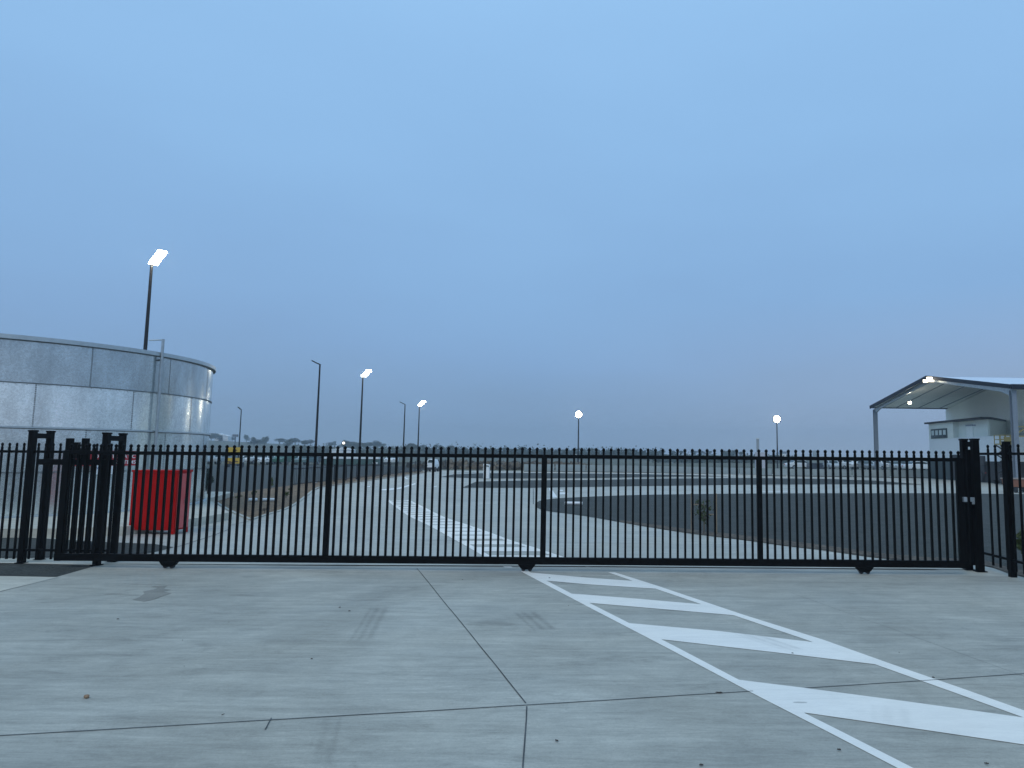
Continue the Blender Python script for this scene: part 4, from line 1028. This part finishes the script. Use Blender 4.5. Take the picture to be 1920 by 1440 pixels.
# ---------------------------------------------------------------- vehicles
paints={}
def paint(n,c):
    if n not in paints: paints[n]=newmat('car_paint_'+n,c,.3,var=.03,bump=0)
    return paints[n]
PC={'white':(.72,.75,.75),'silver':(.42,.46,.47),'green':(.05,.15,.10),'dark':(.04,.045,.05),'grey':(.2,.22,.23),'teal':(.12,.2,.19),'blue':(.08,.12,.2)}
def car(kind,col,loc,rz,label,group):
    o=empty({'car':'parked_car','suv':'parked_car','ute':'parked_ute','van':'parked_van'}[kind],loc,label,{'car':'car','suv':'car','ute':'ute','van':'van'}[kind],group,rz=rz)
    Pm=paint(col,PC[col])
    P={'car':([(-2.2,.35),(2.2,.35),(2.25,.62),(2.1,.80),(1.1,.92),(-1.7,.98),(-2.2,.90),(-2.25,.6)],[(-1.65,.95),(1.05,.90),(.45,1.36),(-.2,1.44),(-1.0,1.40)],1.75),
       'suv':([(-2.25,.42),(2.25,.42),(2.3,.8),(2.15,1.0),(1.1,1.08),(-2.2,1.1),(-2.3,.7)],[(-2.15,1.08),(1.05,1.05),(.5,1.62),(-.3,1.72),(-1.95,1.66)],1.85),
       'ute':([(-2.6,.45),(2.45,.45),(2.5,.85),(2.35,1.02),(1.3,1.10),(-2.55,1.08),(-2.6,.8)],[(-.75,1.08),(1.2,1.06),(.65,1.62),(0,1.72),(-.55,1.68)],1.85),
       'van':([(-2.4,.4),(2.35,.4),(2.4,.9),(2.2,1.1),(1.7,1.2),(-2.4,1.2)],[(-2.4,1.18),(1.7,1.16),(1.1,1.75),(.6,1.88),(-2.35,1.88)],1.9)}[kind]
    b,c,wd=P; 
    MB().prof(b,-wd/2,wd/2).build('body',Pm,o,bevel=.06)
    cb=MB().prof(c,-wd/2+.12,wd/2-.12).build('cabin',Pm if kind!='car' else Pm,o,bevel=.05)
    # glass: slightly smaller profile, proud at the sides and ends
    cx_=sum(p[0] for p in c)/len(c); cz=sum(p[1] for p in c)/len(c)
    g=[(cx_+(p[0]-cx_)*.88,cz+(p[1]-cz)*.66) for p in c]
    if kind=='van': g=[p if p[0]>-.4 else (.2,p[1]) for p in g]
    MB().prof(g,-wd/2+.105,wd/2-.105).build('side_windows',M_glass,cb)
    ends=[(c[1],c[2],1)]+([(c[-1],c[0],-1)] if kind!='van' else [])
    for (p,q,s_) in ends:
        a=Vector((p[0],0,p[1])); bb=Vector((q[0],0,q[1])); lo_=a.lerp(bb,.12); hi_=a.lerp(bb,.88); t=Vector(((hi_-lo_).z,0,-(hi_-lo_).x)).normalized()*.03*1
        if t.x*s_<0: t=-t
        y=wd/2-.22; vs=[lo_+t+Vector((0,-y,0)),lo_+t+Vector((0,y,0)),hi_+t+Vector((0,y*.9,0)),hi_+t+Vector((0,-y*.9,0))]; vs+=[v-t*.6 for v in vs]
        MB().add(vs,[(0,1,2,3),(7,6,5,4),(0,4,5,1),(1,5,6,2),(2,6,7,3),(3,7,4,0)]).build('windscreen' if s_>0 else 'rear_window',M_glass,cb)
    for x_ in (1.4,-1.4):
        for y_ in (-wd/2+.08,wd/2-.08):
            w_=MB().tube([(x_,y_-.11,.33),(x_,y_+.11,.33)],.33,16).build('wheel',M_blackp,o,smooth=True)
            MB().tube([(x_,y_-.118,.33),(x_,y_+.118,.33)],.19,12).build('rim',M_steel,w_)
    for y_ in (-.62,.62):
        MB().box(b[2][0]-.02,b[2][0]+.02,y_-.16,y_+.16,b[2][1]-.02,b[2][1]+.12).build('headlight',M_steel,o)
        MB().box(b[-1][0]-.03,b[-1][0]+.01,y_-.12,y_+.12,b[-1][1]+.05,b[-1][1]+.2).build('tail_light',M_signred,o)
    return o
gl_='vehicles parked in the far left car park'; gr_='vehicles parked in the far right car park'
rowL=[('van','white',391,106,-90,'white van parked right beside the tank edge'),('suv','silver',416,108,-88,'silver car just left of the yellow trailer sign'),
('car','white',457,108,-92,'white car just right of the yellow trailer sign'),('ute','white',478,110,-90,'white ute, second vehicle right of the yellow trailer sign'),('suv','white',496,107,-60,'white four-wheel drive parked at an angle, right of the white ute'),
('car','silver',515,111,-90,'silver low car left of the green van'),('van','green',541,110,-95,'dark green van in the far left row'),('car','white',560,112,-90,'white car just right of the green van'),
('suv','teal',579,108,-90,'teal green car left of the nearest unlit lamp post'),('car','dark',598,113,-90,'dark car behind the nearest unlit lamp post'),('suv','white',738,118,-80,'white car right of the long low container')]
for (k_,c_,px,Y,rz,lb) in rowL:
    X=(px-CX)/F*Y; car(k_,c_,(X,Y,-.02),R(rz),lb,gl_)
# long low green container with white lid
p=W(657,873.5,104); ct=empty('low_container',(p.x,104,-.02),'long low green storage container with a white top edge behind the lamp posts','container')
wl_=105*104/F
MB().box(-wl_/2,wl_/2,0,2,.15,1.02).build('body',paint('green2',(.06,.12,.10)),ct)
MB().box(-wl_/2-.05,wl_/2+.05,-.06,2.06,1.02,1.28).build('lid',M_white,ct,bevel=.02)
m=MB()
for k in range(24): m.box(-wl_/2+.2+k*.34,-wl_/2+.3+k*.34,-.03,-.001,.2,1.0)
m.build('ribs',paint('green3',(.045,.09,.08)),ct)
MB().box(-wl_/2+.2,wl_/2-.2,.1,1.9,0,.15).build('skids',M_blackp,ct)
MB().box(wl_/2-.9,wl_/2-.15,-.06,-.031,.2,.55).build('label_plate',M_white,ct)
rowR=[('car','white',1500,104,10,'white car at the left end of the right-hand row'),('car','silver',1558,106,-90,'silver car just right of the dark crate'),('suv','white',1580,107,-70,'white four-wheel drive near the middle of the right-hand row'),
('van','white',1600,109,-90,'white van in the middle of the right-hand row'),('car','grey',1622,104,-90,'grey car left of the far canopy column'),('suv','white',1655,106,-85,'white car right behind the far canopy column'),('car','silver',1674,104,-90,'silver car second right of the far canopy column'),
('suv','dark',1690,107,-90,'dark car left of the big white vehicle by the annex'),('car','white',1722,98,8,'white car seen side-on nearest the annex')]
for (k_,c_,px,Y,rz,lb) in rowR:
    X=(px-CX)/F*Y; car(k_,c_,(X,Y,-.02),R(rz),lb,gr_)
p=W(1531,880,101); cr=empty('dark_crate',(p.x,101,-.02),'dark blue-black crate standing between parked cars on the right','crate')
MB().box(-1.0,.95,0,1.5,.1,.92).build('body',paint('navy2',(.03,.04,.06)),cr,bevel=.02); MB().box(-1.03,.98,-.03,1.53,.92,1.0).build('lid',paint('navy3',(.04,.05,.07)),cr); 
for x_ in (-.8,0,.75): MB().box(x_-.07,x_+.07,0.02,1.48,-.0,.1).build('runner',M_blackp,cr)
# ---------------------------------------------------------------- small debris on the apron
p=G(162,1309)
bm=bmesh.new(); bmesh.ops.create_icosphere(bm,subdivisions=2,radius=.019)
rs=random.Random(2)
for v in bm.verts: v.co=Vector((v.co.x*1.15,v.co.y*.9,v.co.z*.8))*(1+rs.uniform(-.14,.14))
me=bpy.data.meshes.new('stone'); bm.to_mesh(me); bm.free(); me.materials.append(M_stone); o=bpy.data.objects.new('stone',me); COL.objects.link(o); o.location=(p.x,p.y,.013)
tag(o,'small brown stone lying alone on the left of the driveway','stone')
deb=[(418,1342,.05,40,'dark twig just above the long paving joint at lower left','twig'),(637,1140,.05,30,'dark curled leaf above the left tyre mark','leaf'),(655,1147,.05,0,'thin dry leaf beside the left tyre mark','leaf'),
(584,1237,.04,-20,'small dark leaf left of the tyre mark','leaf'),(342,1202,.025,0,'tiny dark pebble in the middle left of the driveway','pebble'),(221,1162,.05,0,'dark scrap near the left edge of the driveway','leaf'),
(1486,1226,.035,-15,'dark leaf at the edge of the third white bar','leaf'),(1686,1225,.03,0,'dark speck right of the hatched marking','pebble'),(1750,1272,.05,-30,'dark crumb on the right painted line','leaf'),
(1315,1437,.05,10,'dark leaf at the bottom edge of the photo','leaf'),(1850,1434,.045,10,'dark scrap in the bottom right corner','leaf'),(1044,1391,.05,-45,'grey-brown leaf right of the short paving joint','leaf'),
(867,1088,.04,0,'tiny pebble near the gate left of the hatching','pebble'),(1066,1137,.03,0,'pebble left of the hatched marking','pebble'),(1030,1084.5,.05,0,'dark fragment on the first white bar','leaf'),
(1348,1300.5,.09,3,'short dark sliver in the paving joint','twig'),(1573,1408,.05,0,'dark leaf below the fourth white bar','leaf'),(429,1168,.025,20,'tiny pebble upper left of the driveway','pebble'),(345,1251,.02,0,'tiny pebble below the other on the left','pebble')]
for (px,py,s_,a_,lb,kd_) in deb:
    p=G(px,py); m=MB(); n=8; rs=random.Random(px); s_*=.6
    top=[]; bot=[]
    th_={'leaf':.25,'twig':.18,'pebble':.8}[kd_]
    if kd_=='pebble': th_=.8; s_*=.5
    for k in range(n):
        t=2*math.pi*k/n; r_=1+rs.uniform(-.2,.2); rx=s_*.5*r_; ry=s_*(.22 if kd_!='pebble' else .4)*r_*(.4 if kd_=='twig' else 1)
        top.append((rx*math.cos(t),ry*math.sin(t)))
    m.v=[(x_,y_,.0) for x_,y_ in top]+[(x_*.8,y_*.8,s_*th_*.5+rs.uniform(0,.004)) for x_,y_ in top]+[(0,0,s_*th_*.6)]
    m.f=[tuple(range(n))[::-1]]+[(k,(k+1)%n,(k+1)%n+n,k+n) for k in range(n)]+[(n+k,n+(k+1)%n,2*n) for k in range(n)]
    o=m.build({'leaf':'dry_leaf','twig':'twig','pebble':'pebble'}[kd_],M_leafd); o.location=(p.x,p.y,.008); o.rotation_euler=(0,0,R(a_)+math.atan2(p.y,p.x)-math.pi/2)
    tag(o,lb,kd_)

# ---------------------------------------------------------------- haze
hz=MB().box(-900,900,-40,900,-1.2,34).build('haze',M_white)
hm_=bpy.data.materials.new('haze_air'); hm_.use_nodes=True; nt=hm_.node_tree; nt.nodes.clear()
out=nt.nodes.new('ShaderNodeOutputMaterial'); pv=nt.nodes.new('ShaderNodeVolumePrincipled'); pv.inputs['Color'].default_value=(.86,.93,1,1); pv.inputs['Density'].default_value=.0010; pv.inputs['Anisotropy'].default_value=.6
nt.links.new(pv.outputs[0],out.inputs['Volume']); hz.data.materials.clear(); hz.data.materials.append(hm_); hz.display_type='WIRE'
tag(hz,'pale dusk haze filling the air','haze',None,'stuff')

# ---------------------------------------------------------------- sky and light
wd_=bpy.data.worlds.new('World'); scene.world=wd_; wd_.use_nodes=True; nt=wd_.node_tree; nt.nodes.clear(); L=nt.links.new
wo=nt.nodes.new('ShaderNodeOutputWorld'); bg=nt.nodes.new('ShaderNodeBackground'); bg2=nt.nodes.new('ShaderNodeBackground'); ad=nt.nodes.new('ShaderNodeAddShader')
sky=nt.nodes.new('ShaderNodeTexSky'); sky.sky_type='NISHITA'; sky.sun_disc=False; sky.sun_elevation=R(35); sky.sun_rotation=R(160); sky.dust_density=3; sky.air_density=1.2
L(sky.outputs[0],bg.inputs['Color']); bg.inputs['Strength'].default_value=.004
tc=nt.nodes.new('ShaderNodeTexCoord'); sp_=nt.nodes.new('ShaderNodeSeparateXYZ'); L(tc.outputs['Generated'],sp_.inputs[0])
cr_=nt.nodes.new('ShaderNodeValToRGB'); el=cr_.color_ramp.elements
def lin(c): return tuple(((v/255)/12.92 if v/255<=.04045 else ((v/255+.055)/1.055)**2.4) for v in c)
stops=[(0.0,(134,160,188)),(.04,(127,156,190)),(.09,(126,159,197)),(.17,(130,167,210)),(.27,(135,176,220)),(.43,(143,187,231)),(.60,(150,195,239)),(1.0,(163,206,244))]
while len(el)<len(stops): el.new(.5)
for e,(p_,c_) in zip(el,stops): e.position=p_; e.color=(*lin(c_),1)
nz=nt.nodes.new('ShaderNodeTexNoise'); nz.inputs['Scale'].default_value=1.6; nz.inputs['Detail'].default_value=3; mpz=nt.nodes.new('ShaderNodeMapping'); mpz.inputs['Scale'].default_value=(1,1,3.2); L(tc.outputs['Generated'],mpz.inputs['Vector']); L(mpz.outputs[0],nz.inputs['Vector'])
mr=nt.nodes.new('ShaderNodeMapRange'); mr.inputs['From Min'].default_value=.3; mr.inputs['From Max'].default_value=.7; mr.inputs['To Min'].default_value=-.055; mr.inputs['To Max'].default_value=.055; L(nz.outputs[0],mr.inputs['Value'])
adz=nt.nodes.new('ShaderNodeMath'); adz.operation='ADD'; L(sp_.outputs['Z'],adz.inputs[0]); L(mr.outputs[0],adz.inputs[1]); L(adz.outputs[0],cr_.inputs[0])
# the cloud is faintly paler and pinker low on the right
mx=nt.nodes.new('ShaderNodeMix'); mx.data_type='RGBA'; 
mA=nt.nodes.new('ShaderNodeMapRange'); mA.inputs['From Min'].default_value=-.1; mA.inputs['From Max'].default_value=.6; L(sp_.outputs['X'],mA.inputs['Value'])
mB=nt.nodes.new('ShaderNodeMapRange'); mB.inputs['From Min'].default_value=0; mB.inputs['From Max'].default_value=.22; mB.inputs['To Min'].default_value=.75; mB.inputs['To Max'].default_value=0; L(sp_.outputs['Z'],mB.inputs['Value'])
mm=nt.nodes.new('ShaderNodeMath'); mm.operation='MULTIPLY'; L(mA.outputs[0],mm.inputs[0]); L(mB.outputs[0],mm.inputs[1])
L(mm.outputs[0],mx.inputs[0]); L(cr_.outputs[0],mx.inputs[6]); mx.inputs[7].default_value=(*lin((172,184,206)),1)
L(mx.outputs[2],bg2.inputs['Color']); bg2.inputs['Strength'].default_value=1.0
L(bg.outputs[0],ad.inputs[0]); L(bg2.outputs[0],ad.inputs[1]); L(ad.outputs[0],wo.inputs['Surface'])
sd_=bpy.data.lights.new('sun','SUN'); sd_.energy=.9; sd_.angle=R(35); sd_.color=(1,.93,.82); so_=bpy.data.objects.new('sun',sd_); COL.objects.link(so_)
so_.rotation_euler=(R(40),0,R(-20)); so_.location=(0,-10,20)

scene.view_settings.view_transform='Standard'; scene.view_settings.look='None'; scene.view_settings.exposure=0; scene.view_settings.gamma=1
scene.cycles.use_denoising=True
try: scene.cycles.denoiser='OPENIMAGEDENOISE'
except Exception: pass
scene.cycles.max_bounces=6; scene.cycles.volume_bounces=1; scene.cycles.sample_clamp_indirect=3
